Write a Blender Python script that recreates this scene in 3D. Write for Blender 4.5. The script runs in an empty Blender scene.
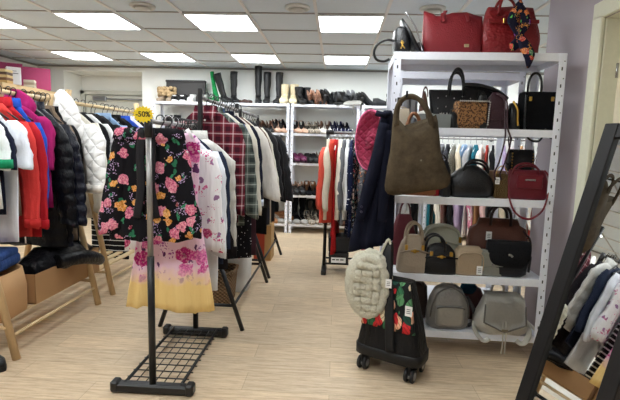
import bpy, bmesh, math, random
from mathutils import Vector, Matrix, Euler
S = bpy.context.scene
COL = S.collection
PI = math.pi
rnd = random.Random(7)
def sn(a): return math.sin(a)
def cs(a): return math.cos(a)
def lerp(a, b, t): return a + (b - a) * t
def sstep(t):
    t = max(0.0, min(1.0, t)); return t * t * (3 - 2 * t)
def interp(tab, x):
    if x <= tab[0][0]: return tab[0][1]
    for (a, b), (c, d) in zip(tab, tab[1:]):
        if x <= c: return lerp(b, d, (x - a) / (c - a) if c > a else 0)
    return tab[-1][1]

# ------------------------------------------------------------------ materials
MATS = {}
def srgb(c):
    def f(v):
        v /= 255.0
        return v / 12.92 if v <= 0.04045 else ((v + 0.055) / 1.055) ** 2.4
    return (f(c[0]), f(c[1]), f(c[2]), 1)
class NB:
    def __init__(s, name):
        s.m = bpy.data.materials.new(name); s.m.use_nodes = True
        s.nt = s.m.node_tree; s.b = s.nt.nodes['Principled BSDF']
        s.tc = s.n('ShaderNodeTexCoord')
        s.obj = s.tc.outputs['Object']
    def n(s, t, **k):
        nd = s.nt.nodes.new(t)
        for a, v in k.items(): setattr(nd, a, v)
        return nd
    def put(s, sock, v):
        if v is None: return
        if hasattr(v, 'is_output') or isinstance(v, bpy.types.NodeSocket): s.nt.links.new(v, sock)
        else: sock.default_value = v
    def math(s, op, a, b=None, c=None):
        nd = s.n('ShaderNodeMath', operation=op)
        s.put(nd.inputs[0], a); s.put(nd.inputs[1], b); s.put(nd.inputs[2], c)
        return nd.outputs[0]
    def vmul(s, v, k, add=(0, 0, 0)):
        nd = s.n('ShaderNodeVectorMath', operation='MULTIPLY_ADD')
        s.put(nd.inputs[0], v); nd.inputs[1].default_value = k; nd.inputs[2].default_value = add
        return nd.outputs[0]
    def mix(s, f, a, b, blend='MIX'):
        nd = s.n('ShaderNodeMix', data_type='RGBA', blend_type=blend)
        s.put(nd.inputs[0], f); s.put(nd.inputs[6], a); s.put(nd.inputs[7], b)
        return nd.outputs[2]
    def noise(s, v, scale, detail=2.0, rough=.5):
        nd = s.n('ShaderNodeTexNoise'); s.put(nd.inputs['Vector'], v)
        nd.inputs['Scale'].default_value = scale; nd.inputs['Detail'].default_value = detail
        nd.inputs['Roughness'].default_value = rough
        return nd.outputs['Fac']
    def voro(s, v, scale, feature='F1', rand=1.0):
        nd = s.n('ShaderNodeTexVoronoi', feature=feature); s.put(nd.inputs['Vector'], v)
        nd.inputs['Scale'].default_value = scale; nd.inputs['Randomness'].default_value = rand
        return nd
    def ramp(s, f, stops, const=False):
        nd = s.n('ShaderNodeValToRGB'); s.put(nd.inputs[0], f)
        cr = nd.color_ramp
        if const: cr.interpolation = 'CONSTANT'
        while len(cr.elements) < len(stops): cr.elements.new(0.5)
        for e, (p, c) in zip(cr.elements, stops): e.position = p; e.color = c
        return nd.outputs[0]
    def sep(s, v):
        nd = s.n('ShaderNodeSeparateXYZ'); s.put(nd.inputs[0], v); return nd.outputs
    def bump(s, h, strength=.3, dist=.01):
        nd = s.n('ShaderNodeBump'); s.put(nd.inputs['Height'], h)
        nd.inputs['Strength'].default_value = strength; nd.inputs['Distance'].default_value = dist
        s.nt.links.new(nd.outputs[0], s.b.inputs['Normal'])
    def done(s, col, rough=.8, metal=0.0, spec=.3):
        s.put(s.b.inputs['Base Color'], col); s.put(s.b.inputs['Roughness'], rough)
        s.b.inputs['Metallic'].default_value = metal; s.b.inputs['Specular IOR Level'].default_value = spec
        return s.m
def scale_c(c, k): return (min(1, c[0] * k), min(1, c[1] * k), min(1, c[2] * k), 1)
def cloth(c, wear=.12):
    key = ('cloth', c)
    if key not in MATS:
        b = NB('cloth_%d_%d_%d' % c); col = srgb(c)
        n1 = b.noise(b.obj, 14, 3)
        cc = b.mix(n1, scale_c(col, 1 - wear), scale_c(col, 1 + wear))
        b.bump(b.math('ADD', b.math('ADD', b.noise(b.vmul(b.obj, (1, 1, .16)), 17, 2), b.math('MULTIPLY', b.noise(b.obj, 9, 3), .6)), b.math('MULTIPLY', b.noise(b.obj, 350, 1), .06)), .6, .035)
        MATS[key] = b.done(cc, .85, 0, .15)
    return MATS[key]
def plain(c, rough=.5, metal=0.0, spec=.4, bump=0.0, scale=40, tag=''):
    key = ('plain', c, rough, metal, spec, bump, scale)
    if key not in MATS:
        b = NB('plain_%d_%d_%d' % c); col = srgb(c)
        n1 = b.noise(b.obj, scale, 3)
        cc = b.mix(n1, scale_c(col, .93), scale_c(col, 1.07))
        if bump: b.bump(n1, bump, .004)
        MATS[key] = b.done(cc, rough, metal, spec)
    return MATS[key]
def leather(c, rough=.42, scale=120, bump=.35, metal=0.0):
    key = ('leather', c, rough, metal)
    if key not in MATS:
        b = NB('leather_%d_%d_%d' % c); col = srgb(c)
        v = b.voro(b.obj, scale).outputs['Distance']
        n1 = b.noise(b.obj, 12, 3)
        cc = b.mix(n1, scale_c(col, .85), scale_c(col, 1.12))
        b.bump(b.math('ADD', v, b.math('MULTIPLY', n1, 2.0)), bump, .006)
        MATS[key] = b.done(cc, rough, metal, .4)
    return MATS[key]
def puffer(c, rough=.32):
    key = ('puffer', c)
    if key not in MATS:
        b = NB('nylon_%d_%d_%d' % c); col = srgb(c)
        n1 = b.noise(b.vmul(b.obj, (1, 1, .55)), 38, 3, .6)
        b.bump(n1, .55, .02)
        MATS[key] = b.done(b.mix(n1, scale_c(col, .9), scale_c(col, 1.1)), rough, 0, .2)
    return MATS[key]
def floral(name, base, petals, leaf, sprig, s=11.0, dens=.45, hem=None):
    key = ('floral', name)
    if key in MATS: return MATS[key]
    b = NB(name)
    nz = b.n('ShaderNodeTexNoise'); b.put(nz.inputs['Vector'], b.obj); nz.inputs['Scale'].default_value = 30
    warp = b.n('ShaderNodeVectorMath', operation='MULTIPLY_ADD'); b.put(warp.inputs[0], nz.outputs['Color'])
    warp.inputs[1].default_value = (.045, .03, .045)
    flat = b.vmul(b.obj, (1, .08, 1)); b.put(warp.inputs[2], flat); w = warp.outputs[0]
    col = srgb(base)
    if hem:
        z = b.sep(b.obj)[2]
        f = b.math('SMOOTHSTEP', z, hem[1], hem[2]) if False else None
        mr = b.n('ShaderNodeMapRange'); b.put(mr.inputs[0], b.math('ADD', z, b.math('MULTIPLY', b.math('SUBTRACT', b.noise(b.obj, 16, 3), .5), .12)))
        mr.inputs[1].default_value = hem[1]; mr.inputs[2].default_value = hem[2]
        keep = mr.outputs[0]
        col = b.mix(keep, srgb(hem[0]), col)
    vl = b.voro(b.vmul(w, (1.5, 1, .9), (.37, .1, .71)), s * 1.25)
    lm = b.math('MULTIPLY', b.math('LESS_THAN', vl.outputs['Distance'], .27), b.math('GREATER_THAN', b.sep(vl.outputs['Color'])[1], 1 - dens))
    if hem: lm = b.math('MULTIPLY', lm, keep)
    col = b.mix(lm, col, b.mix(b.sep(vl.outputs['Color'])[0], srgb(leaf), scale_c(srgb(leaf), 1.9)))
    vs = b.voro(w, s * 7); reg = b.noise(b.vmul(flat, (1, 1, 1), (3, 0, 5)), s * .9, 1)
    sm = b.math('MULTIPLY', b.math('LESS_THAN', vs.outputs['Distance'], .36), b.math('GREATER_THAN', reg, .56))
    if hem: sm = b.math('MULTIPLY', sm, keep)
    col = b.mix(sm, col, b.mix(b.sep(vs.outputs['Color'])[0], srgb(sprig), scale_c(srgb(sprig), 1.4)))
    vf = b.voro(w, s)
    fm = b.math('MULTIPLY', b.math('LESS_THAN', vf.outputs['Distance'], .4), b.math('GREATER_THAN', b.sep(vf.outputs['Color'])[0], 1 - dens))
    n = len(petals)
    pc = b.ramp(b.sep(vf.outputs['Color'])[1], [(i / n, srgb(p)) for i, p in enumerate(petals)], True)
    pt = b.noise(b.obj, s * 9, 2)
    pc = b.mix(b.math('GREATER_THAN', pt, .56), pc, b.mix(.3, pc, (1, .85, .75, 1)))
    pc = b.mix(b.math('LESS_THAN', pt, .42), pc, b.mix(.45, pc, (.2, .02, .06, 1)))
    pc = b.mix(b.math('LESS_THAN', vf.outputs['Distance'], .09), pc, b.mix(.5, pc, (.12, .02, .06, 1)))
    if hem: fm = b.math('MULTIPLY', fm, keep); 
    col = b.mix(fm, col, pc)
    b.bump(b.noise(b.vmul(b.obj, (1, 1, .16)), 20, 2), .6, .03)
    MATS[key] = b.done(col, .8, 0, .15); return MATS[key]
def tropical(name='tropical_leaf_print'):
    if name in MATS: return MATS[name]
    b = NB(name); flat = b.vmul(b.obj, (1, .1, 1))
    nz = b.n('ShaderNodeTexNoise'); b.put(nz.inputs['Vector'], flat); nz.inputs['Scale'].default_value = 14
    w = b.n('ShaderNodeVectorMath', operation='MULTIPLY_ADD'); b.put(w.inputs[0], nz.outputs['Color']); w.inputs[1].default_value = (.05, 0, .05); b.put(w.inputs[2], flat)
    rot = b.n('ShaderNodeMapping'); b.put(rot.inputs['Vector'], w.outputs[0]); rot.inputs['Rotation'].default_value = (0, .7, 0); rot.inputs['Scale'].default_value = (1, 1, .55)
    v = b.voro(rot.outputs[0], 30); rr = b.sep(v.outputs['Color'])
    col = b.ramp(rr[0], [(0, srgb((56, 116, 80))), (.18, srgb((206, 48, 54))), (.4, srgb((244, 186, 152))), (.62, srgb((232, 214, 180))), (.76, srgb((92, 146, 100))), (.9, srgb((30, 70, 60)))], True)
    ang = b.math('ADD', b.math('MULTIPLY', b.sep(b.obj)[0], 260.0), b.math('MULTIPLY', b.sep(b.obj)[2], b.math('MULTIPLY_ADD', rr[1], 600.0, -300.0)))
    vein = b.math('GREATER_THAN', b.math('SINE', ang), .7)
    col = b.mix(b.math('MULTIPLY', vein, .5), col, (.01, .014, .014, 1))
    col = b.mix(b.math('GREATER_THAN', v.outputs['Distance'], .6), col, (.008, .01, .01, 1))
    MATS[name] = b.done(col, .7, 0, .2); return MATS[name]
def plaid(name, base, dark, light, p=.075):
    key = ('plaid', name)
    if key in MATS: return MATS[key]
    b = NB(name); o = b.sep(b.obj)
    def band(ax, w, off=0):
        t = b.math('FRACT', b.math('ADD', b.math('DIVIDE', o[ax], p), 10.0 + off))
        return b.math('LESS_THAN', t, w)
    dx = b.math('MULTIPLY', b.math('ADD', band(0, .45), band(2, .45)), .5)
    col = b.mix(dx, srgb(base), srgb(dark))
    lx = b.math('MULTIPLY', b.math('ADD', band(0, .12, .3), band(2, .12, .3)), .4)
    col = b.mix(lx, col, srgb(light))
    b.bump(b.noise(b.vmul(b.obj, (1, 1, .2)), 16, 2), .6, .03)
    MATS[key] = b.done(col, .9, 0, .1); return MATS[key]
def stripes(name, a, c, p=.03, w=.3, axis=2):
    key = ('stripes', name)
    if key in MATS: return MATS[key]
    b = NB(name); o = b.sep(b.obj)
    t = b.math('FRACT', b.math('ADD', b.math('DIVIDE', o[axis], p), 50.0))
    col = b.mix(b.math('LESS_THAN', t, w), srgb(a), srgb(c))
    b.bump(b.noise(b.obj, 12, 2), .3, .02)
    MATS[key] = b.done(col, .85, 0, .15); return MATS[key]
def dots(name, a, c, s=30, r=.22):
    key = ('dots', name)
    if key in MATS: return MATS[key]
    b = NB(name); v = b.voro(b.vmul(b.obj, (1, .1, 1)), s, rand=.4)
    col = b.mix(b.math('LESS_THAN', v.outputs['Distance'], r), srgb(a), srgb(c))
    b.bump(b.noise(b.obj, 12, 2), .3, .02)
    MATS[key] = b.done(col, .8, 0, .15); return MATS[key]
def leopard(name='leopard_print'):
    if name in MATS: return MATS[name]
    b = NB(name); v = b.voro(b.obj, 100); n = b.noise(b.obj, 120, 2)
    d = b.math('ADD', v.outputs['Distance'], b.math('MULTIPLY', b.math('SUBTRACT', n, .5), .5))
    col = b.ramp(d, [(0, srgb((118, 76, 42))), (.22, srgb((118, 76, 42))), (.26, srgb((28, 18, 12))), (.42, srgb((28, 18, 12))), (.46, srgb((140, 100, 62)))], True)
    MATS[name] = b.done(col, .6, 0, .3); return MATS[name]
def quilted(name, c, p=.1, rough=.75, strength=.9, metal=0.0):
    key = ('quilt', name)
    if key in MATS: return MATS[key]
    b = NB(name); o = b.sep(b.obj)
    def tri(v): return b.math('ABSOLUTE', b.math('SINE', b.math('MULTIPLY', v, PI / p)))
    h = b.math('MINIMUM', tri(b.math('ADD', o[0], o[2])), tri(b.math('SUBTRACT', o[0], o[2])))
    h = b.math('POWER', h, .45)
    col = b.mix(h, scale_c(srgb(c), .9), srgb(c))
    b.bump(h, strength, .02)
    MATS[key] = b.done(col, rough, metal, .3); return MATS[key]
def wood(name, c, axis=(1, 1, 8), rough=.55):
    key = ('wood', name)
    if key in MATS: return MATS[key]
    b = NB(name); n = b.noise(b.vmul(b.obj, axis), 14, 4, .6)
    col = b.mix(n, scale_c(srgb(c), .78), scale_c(srgb(c), 1.14))
    b.bump(n, .15, .003)
    MATS[key] = b.done(col, rough, 0, .35); return MATS[key]
def fur(c, scale=60):
    key = ('fur', c)
    if key in MATS: return MATS[key]
    b = NB('fur_%d_%d_%d' % c); n = b.noise(b.vmul(b.obj, (1, 1, 1)), scale, 4, .7)
    col = b.mix(n, scale_c(srgb(c), .65), scale_c(srgb(c), 1.25))
    b.bump(n, 1.0, .02)
    MATS[key] = b.done(col, .95, 0, .1); return MATS[key]
def suede(c):
    key = ('suede', c)
    if key in MATS: return MATS[key]
    b = NB('suede_%d_%d_%d' % c); n = b.noise(b.obj, 11, 6, .7)
    col = b.ramp(n, [(.3, scale_c(srgb(c), .6)), (.7, scale_c(srgb(c), 1.45))])
    b.bump(b.noise(b.obj, 160, 2), .25, .004)
    MATS[key] = b.done(col, .95, 0, .1); return MATS[key]
def wallmat(name, c, k=.03):
    b = NB(name); n = b.noise(b.obj, 2.2, 3); n2 = b.noise(b.obj, 180, 2)
    b.bump(n2, .12, .003)
    return b.done(b.mix(n, scale_c(srgb(c), 1 - k), scale_c(srgb(c), 1 + k)), .8, 0, .2)
GOLD = lambda: plain((200, 160, 80), .3, 1.0)
STEEL = lambda: plain((190, 190, 195), .25, 1.0)
BLACKM = lambda: plain((22, 22, 24), .45, 0, .4)

# ------------------------------------------------------------------ mesh helpers
def nb(): return bmesh.new()
def box(bm, c, s, bev=0.0, M=None, seg=1):
    t = bmesh.new(); bmesh.ops.create_cube(t, size=1)
    bmesh.ops.scale(t, vec=s, verts=t.verts)
    if bev: bmesh.ops.bevel(t, geom=list(t.edges), offset=bev, segments=seg, affect='EDGES', profile=.5)
    mt = Matrix.Translation(c) @ (M.to_4x4() if M else Matrix())
    vs = [bm.verts.new(mt @ v.co) for v in t.verts]
    t.verts.index_update()
    for f in t.faces: bm.faces.new([vs[v.index] for v in f.verts])
    t.free()
def loft(bm, rings, cap0=True, cap1=True, closed=True, smooth=True):
    vr = [[bm.verts.new(p) for p in r] for r in rings]
    n = len(vr[0])
    for a, b in zip(vr, vr[1:]):
        for i in range(n if closed else n - 1):
            j = (i + 1) % n
            try: f = bm.faces.new((a[i], a[j], b[j], b[i])); f.smooth = smooth
            except ValueError: pass
    if closed and cap0: bm.faces.new(list(reversed(vr[0])))
    if closed and cap1: bm.faces.new(vr[-1])
def spline(pts, rr, k=4):
    op, orr = [], []
    for i in range(len(pts) - 1):
        p0, p1, p2, p3 = pts[max(i - 1, 0)], pts[i], pts[i + 1], pts[min(i + 2, len(pts) - 1)]
        for j in range(k):
            t = j / k; op.append(.5 * ((2 * p1) + (p2 - p0) * t + (2 * p0 - 5 * p1 + 4 * p2 - p3) * t * t + (3 * p1 - p0 - 3 * p2 + p3) * t ** 3)); orr.append(lerp(rr[i], rr[i + 1], t))
    op.append(pts[-1]); orr.append(rr[-1]); return op, orr
def tube(bm, pts, r, n=8, cap=True, flat=None):
    pts = [Vector(p) for p in pts]; m = len(pts)
    rr = list(r) if isinstance(r, (list, tuple)) else [r] * m
    if 4 <= m <= 14 and cap and max(rr) > .0034: pts, rr = spline(pts, rr); m = len(pts)
    up = None; rings = []
    for i, p in enumerate(pts):
        d = (pts[min(i + 1, m - 1)] - pts[max(i - 1, 0)])
        d = d.normalized() if d.length > 1e-9 else Vector((0, 0, 1))
        if up is None:
            up = Vector((0, 0, 1)) if abs(d.z) < .9 else Vector((0, 1, 0))
            if flat: up = Vector(flat[1])
        s = d.cross(up)
        if s.length < 1e-6: s = d.orthogonal()
        s.normalize(); up = s.cross(d).normalized()
        k = flat[0] if flat else 1.0
        rings.append([p + s * rr[i] * cs(2 * PI * q / n) + up * rr[i] * k * sn(2 * PI * q / n) for q in range(n)])
    loft(bm, rings, cap, cap)
def lathe(bm, prof, n=20, c=(0, 0, 0), cap0=True, cap1=True, M=None):
    M = M or Matrix.Identity(3); c = Vector(c)
    loft(bm, [[c + M @ Vector((r * cs(2 * PI * q / n), r * sn(2 * PI * q / n), z)) for q in range(n)] for r, z in prof], cap0, cap1)
def sup(cx, cy, z, hx, hy, n=28, p=2.6):
    out = []
    for q in range(n):
        a = 2 * PI * q / n; c, s = cs(a), sn(a)
        out.append(Vector((cx + hx * math.copysign(abs(c) ** (2 / p), c), cy + hy * math.copysign(abs(s) ** (2 / p), s), z)))
    return out
def arc(x0, x1, z0, h, y=0, n=14, p=1.0, y1=None):
    y1 = y if y1 is None else y1
    return [(lerp(x0, x1, .5 - .5 * cs(PI * i / n)), lerp(y, y1, sn(PI * i / n)), z0 + h * (sn(PI * i / n) ** p)) for i in range(n + 1)]
def mesh_of(name, bm, mat):
    bmesh.ops.recalc_face_normals(bm, faces=bm.faces)
    me = bpy.data.meshes.new(name); bm.to_mesh(me); bm.free()
    if mat: me.materials.append(mat)
    return me
def part(name, bm, mat, parent=None, label=None):
    me = bm if isinstance(bm, bpy.types.Mesh) else mesh_of(name, bm, mat)
    o = bpy.data.objects.new(name, me); COL.objects.link(o)
    if parent: o.parent = parent
    if label: o['label'] = label
    return o
def tag(o, label, cat, group=None):
    o['label'] = label; o['category'] = cat
    if group: o['group'] = group
    return o
def thing(name, label, cat, loc=(0, 0, 0), rz=0.0, group=None, rx=0.0, ry=0.0):
    o = bpy.data.objects.new(name, None); COL.objects.link(o)
    o.empty_display_size = .05
    o.location = loc; o.rotation_euler = (rx, ry, rz)
    return tag(o, label, cat, group)
def struct(name, bm, mat, parent=None):
    o = part(name, bm, mat, parent)
    if not parent: o['kind'] = 'structure'
    return o
def dup(root, loc, rz, label=None, group=None):
    r = root.copy(); COL.objects.link(r); r.location = loc; r.rotation_euler = (0, 0, rz)
    if label: r['label'] = label
    if group: r['group'] = group
    for ch in list(root.children):
        c = ch.copy(); COL.objects.link(c); c.parent = r
        for g in list(ch.children):
            d = g.copy(); COL.objects.link(d); d.parent = c
    return r
# ------------------------------------------------------------------ the room
CEIL = 2.45; XL, XR, YB, XW, YW = -4.75, 3.3, 7.05, 1.45, 3.4
YN = -3.0
WALL = wallmat('wall_paint', (240, 241, 237)); PINKW_SHADED = wallmat('wall_paint_warm_shaded', (180, 171, 176))  # right wall: pinkish paint, its weaker light put into a darker colour
def floor_material():
    b = NB('laminate_planks'); o = b.obj
    st = b.noise(b.vmul(o, (1.3, 16, 1)), 3.2, 5, .62)
    st2 = b.noise(b.vmul(o, (2.5, 60, 1)), 4.0, 3, .6)
    br = b.n('ShaderNodeTexBrick'); b.put(br.inputs['Vector'], o)
    br.inputs['Scale'].default_value = 1.0; br.inputs['Mortar Size'].default_value = .0018
    br.inputs['Brick Width'].default_value = 1.28; br.inputs['Row Height'].default_value = .19
    br.inputs['Color1'].default_value = (.92, .92, .92, 1); br.inputs['Color2'].default_value = (1.06, 1.05, 1.03, 1)
    br.inputs['Mortar'].default_value = (.7, .67, .63, 1); br.offset = .37
    col = b.ramp(st, [(.25, srgb((178, 152, 124))), (.5, srgb((212, 190, 160))), (.75, srgb((228, 210, 182)))])
    col = b.mix(b.math('MULTIPLY', b.math('GREATER_THAN', st2, .54), .38), col, srgb((158, 134, 110)))
    col = b.mix(1.0, col, br.outputs['Color'], 'MULTIPLY')
    b.bump(st2, .08, .002)
    return b.done(col, .42, 0, .35)
def ceil_material():
    b = NB('mineral_ceiling_tile'); n = b.noise(b.obj, 260, 2); n2 = b.noise(b.obj, 1.1, 1)
    b.bump(n, .3, .002)
    return b.done(b.mix(n, srgb((210, 219, 226)), srgb((226, 235, 242))), .9, 0, .1)
bm = nb(); box(bm, ((XL + XR) / 2, (YN + YB + .5) / 2, -.05), (XR - XL + 1, YB - YN + 1.5, .1)); struct('floor', bm, floor_material())
bm = nb(); box(bm, ((XL + XR) / 2, (YN + YB + .5) / 2, CEIL + .06), (XR - XL + 1, YB - YN + 1.5, .1)); struct('ceiling', bm, ceil_material())
def wall(name, x0, x1, y0, y1, mat, z0=0, z1=CEIL + .02):
    bm = nb(); box(bm, ((x0 + x1) / 2, (y0 + y1) / 2, (z0 + z1) / 2), (x1 - x0, y1 - y0, z1 - z0)); return struct(name, bm, mat)
wall('wall_left', XL - .15, XL, YN - .15, YB + .6, WALL)
NX0, NX1, NZ = -4.33, -3.07, 2.37
bm = nb()
for x0, x1, z0, z1 in ((XL, NX0, 0, CEIL + .02), (NX1, XR, 0, CEIL + .02), (NX0, NX1, NZ, CEIL + .02)):
    box(bm, ((x0 + x1) / 2, YB + .25, (z0 + z1) / 2), (x1 - x0, .5, z1 - z0))
box(bm, ((NX0 + NX1) / 2, YB + .55, 1.2), (NX1 - NX0 + .3, .1, 2.6))
struct('wall_back', bm, WALL)
wall('wall_right', XW, XW + .12, 2.78, YW, PINKW_SHADED)
bm = nb()
box(bm, (XW + .08, (1.78 + 2.78) / 2, (2.06 + CEIL + .02) / 2), (.16, 1.0, CEIL + .02 - 2.06))
box(bm, (XW + .08, (YN + 1.78) / 2, (CEIL + .02) / 2), (.16, 1.78 - YN, CEIL + .02))
struct('wall_right_near', bm, PINKW_SHADED)
wall('wall_rear', XL - .15, XW + .12, YN - .15, YN, WALL)
wall('wall_right_return', XW + .12, XR, YW - .12, YW, WALL)
wall('wall_right_far', XR, XR + .15, YW - .12, YB, WALL)
# baseboards
BB = plain((225, 222, 214), .5)
def bb(name, c, s):
    bm = nb(); box(bm, c, s, .004); struct(name, bm, BB)
bb('baseboard_right', (XW - .008, (2.8 + YW) / 2, .04), (.014, YW - 2.8 - .02, .08))
bb('baseboard_back', ((NX1 + XR) / 2, YB - .008, .04), (XR - NX1 - .02, .014, .08))
bb('baseboard_left', (XL + .008, (YN + YB) / 2, .04), (.014, YB - YN - .04, .08))
# door niche at the back: painted door with closer
DOORP = plain((206, 206, 196), .45)
bm = nb(); box(bm, (-3.74, YB + .475, 1.02), (1.0, .04, 2.04), .004); d1 = struct('door_1', bm, DOORP)
bm = nb()
for c, s in (((-4.29, YB + .47, 1.06), (.07, .05, 2.12)), ((-3.2, YB + .47, 1.06), (.07, .05, 2.12)), ((-3.745, YB + .47, 2.09), (1.16, .05, .07))): box(bm, c, s, .006)
part('door_frame', bm, DOORP, d1)
bm = nb(); box(bm, (-3.98, YB + .42, 1.99), (.23, .06, .075), .012); cl = part('door_closer', bm, plain((150, 152, 156), .35, .8), d1)
bm = nb(); tube(bm, [(-3.87, YB + .41, 1.985), (-3.25, YB + .405, 1.975)], .012, 8); part('closer_arm', bm, plain((150, 152, 156), .35, .8), cl)
bm = nb(); tube(bm, [(-3.33, YB + .455, 1.0), (-3.33, YB + .42, 1.0), (-3.45, YB + .415, 1.0)], .01, 8); part('door_handle', bm, STEEL(), d1)
# cream door in the right-hand wall
CREAM = plain((222, 218, 196), .4)
bm = nb()
box(bm, (XW + .115, 2.27, 1.02), (.04, .86, 2.04), .003)
d2 = struct('door_2', bm, plain((224, 214, 192), .4))
bm = nb()
for yy in (2.735, 1.81): box(bm, (XW - .01, yy, 1.03), (.025, .095, 2.1), .006); box(bm, (XW + .07, yy + (-.03 if yy > 2 else .03), 1.03), (.13, .04, 2.06), .003)
box(bm, (XW - .01, 2.27, 2.11), (.025, 1.02, .095), .006); box(bm, (XW + .05, 2.27, 2.075), (.1, .9, .03), .003)
part('door_frame', bm, plain((222, 222, 200), .4), d2)
bm = nb()
for zz in (.3, 1.05, 1.78): tube(bm, [(XW + .088, 2.685, zz - .04), (XW + .088, 2.685, zz + .04)], .007, 8)
part('hinge', bm, STEEL(), d2)

# ceiling grid and lamps
GX, GY, GS = -1.42, 4.10, .6
TB = plain((226, 224, 222), .5); TBD = plain((168, 164, 160), .7)
bm = nb()
x = GX - 6 * GS
while x < XR:
    y1 = YB; y0 = YN
    if x > XW + .12: y0 = YW
    if x > XL: box(bm, (x, (y0 + y1) / 2, CEIL + .004), (.026, y1 - y0, .012))
    x += GS
struct('trim_1', bm, TB)
bm = nb(); y = GY - 12 * GS
while y < YB:
    if y > YN:
        x1 = XR if y > YW else XW
        box(bm, ((XL + x1) / 2, y, CEIL + .006), (x1 - XL, .016, .01))
    y += GS
struct('trim_2', bm, TBD)
bm = nb()
for c, s in (((XL + .012, (YN + YB) / 2, CEIL - .012), (.024, YB - YN, .022)), (((XL + XR) / 2, YB - .012, CEIL - .012), (XR - XL, .024, .022)), ((XW - .012, (YN + YW) / 2, CEIL - .012), (.024, YW - YN, .022))): box(bm, c, s)
struct('trim_3', bm, plain((150, 146, 142), .6))
def lampmat():
    b = NB('led_diffuser'); b.b.inputs['Emission Color'].default_value = (.93, .98, 1.0, 1); b.b.inputs['Emission Strength'].default_value = LAMP
    return b.done((.9, .9, .9, 1), .5)
LAMP = 7.0
LM = lampmat()
fbm = nb()
for sx in (-1, 1): box(fbm, (sx * .289, 0, 0), (.018, .596, .014), .002); box(fbm, (0, sx * .289, 0), (.56, .018, .014), .002)
FRM = mesh_of('light_frame', fbm, plain((225, 225, 225), .4))
dbm = nb(); box(dbm, (0, 0, .003), (.562, .562, .006)); DIF = mesh_of('diffuser', dbm, LM)
ROWS = {0: 'second row from the back wall', 3: 'row along the back wall', -3: 'third row from the back wall', -6: 'fourth row from the back wall'}
ORD = ['first', 'second', 'third', 'fourth', 'fifth', 'sixth', 'seventh', 'eighth', 'ninth', 'tenth', 'eleventh', 'twelfth', 'thirteenth', 'fourteenth', 'fifteenth', 'sixteenth', 'seventeenth', 'eighteenth', 'nineteenth', 'twentieth']
for j in ROWS:
    k = 0
    for c in (-4, -2, 0, 2, 4, 6):
        px, py = GX + (c + .5) * GS, GY + (j + .5) * GS
        if px > XW - .3 and py < YW + 1.2: continue
        t = thing('ceiling_light', 'square ceiling light panel, %s from left in the %s' % (ORD[k], ROWS[j]), 'ceiling light', (px, py, CEIL - .006), group='square panel lights in the ceiling grid')
        part('light_frame', FRM, None, t); part('diffuser', DIF, None, t); k += 1
for i, (px, py, w) in enumerate(((-1.69, 3.92, 'left of the three, above the flowered blouses'), (-.37, 3.92, 'middle of the three, above the aisle'), (.74, 3.92, 'right of the three, above the black handbag'))):
    t = thing('ceiling_vent', 'round white ceiling valve, ' + w, 'ceiling vent', (px, py, CEIL), group='round valves in the ceiling')
    bm = nb(); lathe(bm, [(.105, .008), (.105, -.006), (.095, -.014), (.075, -.01), (.075, .006)], 28); part('rim', bm, plain((222, 220, 212), .4), t)
    bm = nb(); lathe(bm, [(.03, -.004), (.06, -.012), (.062, -.022), (.03, -.026)], 28); part('disc', bm, plain((205, 202, 194), .4), t)

# ------------------------------------------------------------------ camera
F, YAW, PITCH, ROLL, H = 452.57, -.0568, .12337, .02673, 1.33
cam = bpy.data.cameras.new('camera'); co = bpy.data.objects.new('camera', cam); COL.objects.link(co)
cam.sensor_fit = 'HORIZONTAL'; cam.sensor_width = 36; cam.lens = F / 620 * 36; cam.clip_start = .05
fv = Vector((sn(YAW) * cs(PITCH), cs(YAW) * cs(PITCH), -sn(PITCH))); rv = Vector((cs(YAW), -sn(YAW), 0)); uv = rv.cross(fv)
r2 = rv * cs(ROLL) + uv * sn(ROLL); u2 = uv * cs(ROLL) - rv * sn(ROLL)
Mx = Matrix((r2, u2, -fv)).transposed().to_4x4(); Mx.translation = (0, 0, H); co.matrix_world = Mx
S.camera = co
w = bpy.data.worlds.new('world'); S.world = w; w.use_nodes = True
w.node_tree.nodes['Background'].inputs[0].default_value = (.8, .88, 1, 1); w.node_tree.nodes['Background'].inputs[1].default_value = .3
S.view_settings.view_transform = 'Standard'; S.view_settings.look = 'None'; S.view_settings.gamma = 1
S.view_settings.exposure = 1.16
S.cycles.max_bounces = 8; S.cycles.diffuse_bounces = 5; S.cycles.sample_clamp_indirect = 6
S.cycles.use_denoising = True

# ------------------------------------------------------------------ metal shelving
METAL = plain((238, 241, 252), .45, .0, .4); HOLE = plain((40, 40, 48), .7)
def slotted(x, dx):
    key = ('slotted', x)
    if key not in MATS:
        b = NB('slotted_metal'); o = b.sep(b.obj); fz = b.math('FRACT', b.math('DIVIDE', o[2], .1)); fz2 = b.math('FRACT', b.math('ADD', b.math('DIVIDE', o[2], .1), .5))
        a = b.math('MULTIPLY', b.math('LESS_THAN', b.math('ABSOLUTE', b.math('SUBTRACT', o[0], x)), .0038), b.math('LESS_THAN', fz, .2))
        c = b.math('MULTIPLY', b.math('LESS_THAN', b.math('ABSOLUTE', b.math('SUBTRACT', o[0], x - dx * .012)), .003), b.math('LESS_THAN', fz2, .065))
        MATS[key] = b.done(b.mix(b.math('MAXIMUM', a, c), srgb((238, 241, 252)), srgb((40, 40, 48))), .45, 0, .4)
    return MATS[key]
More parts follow.
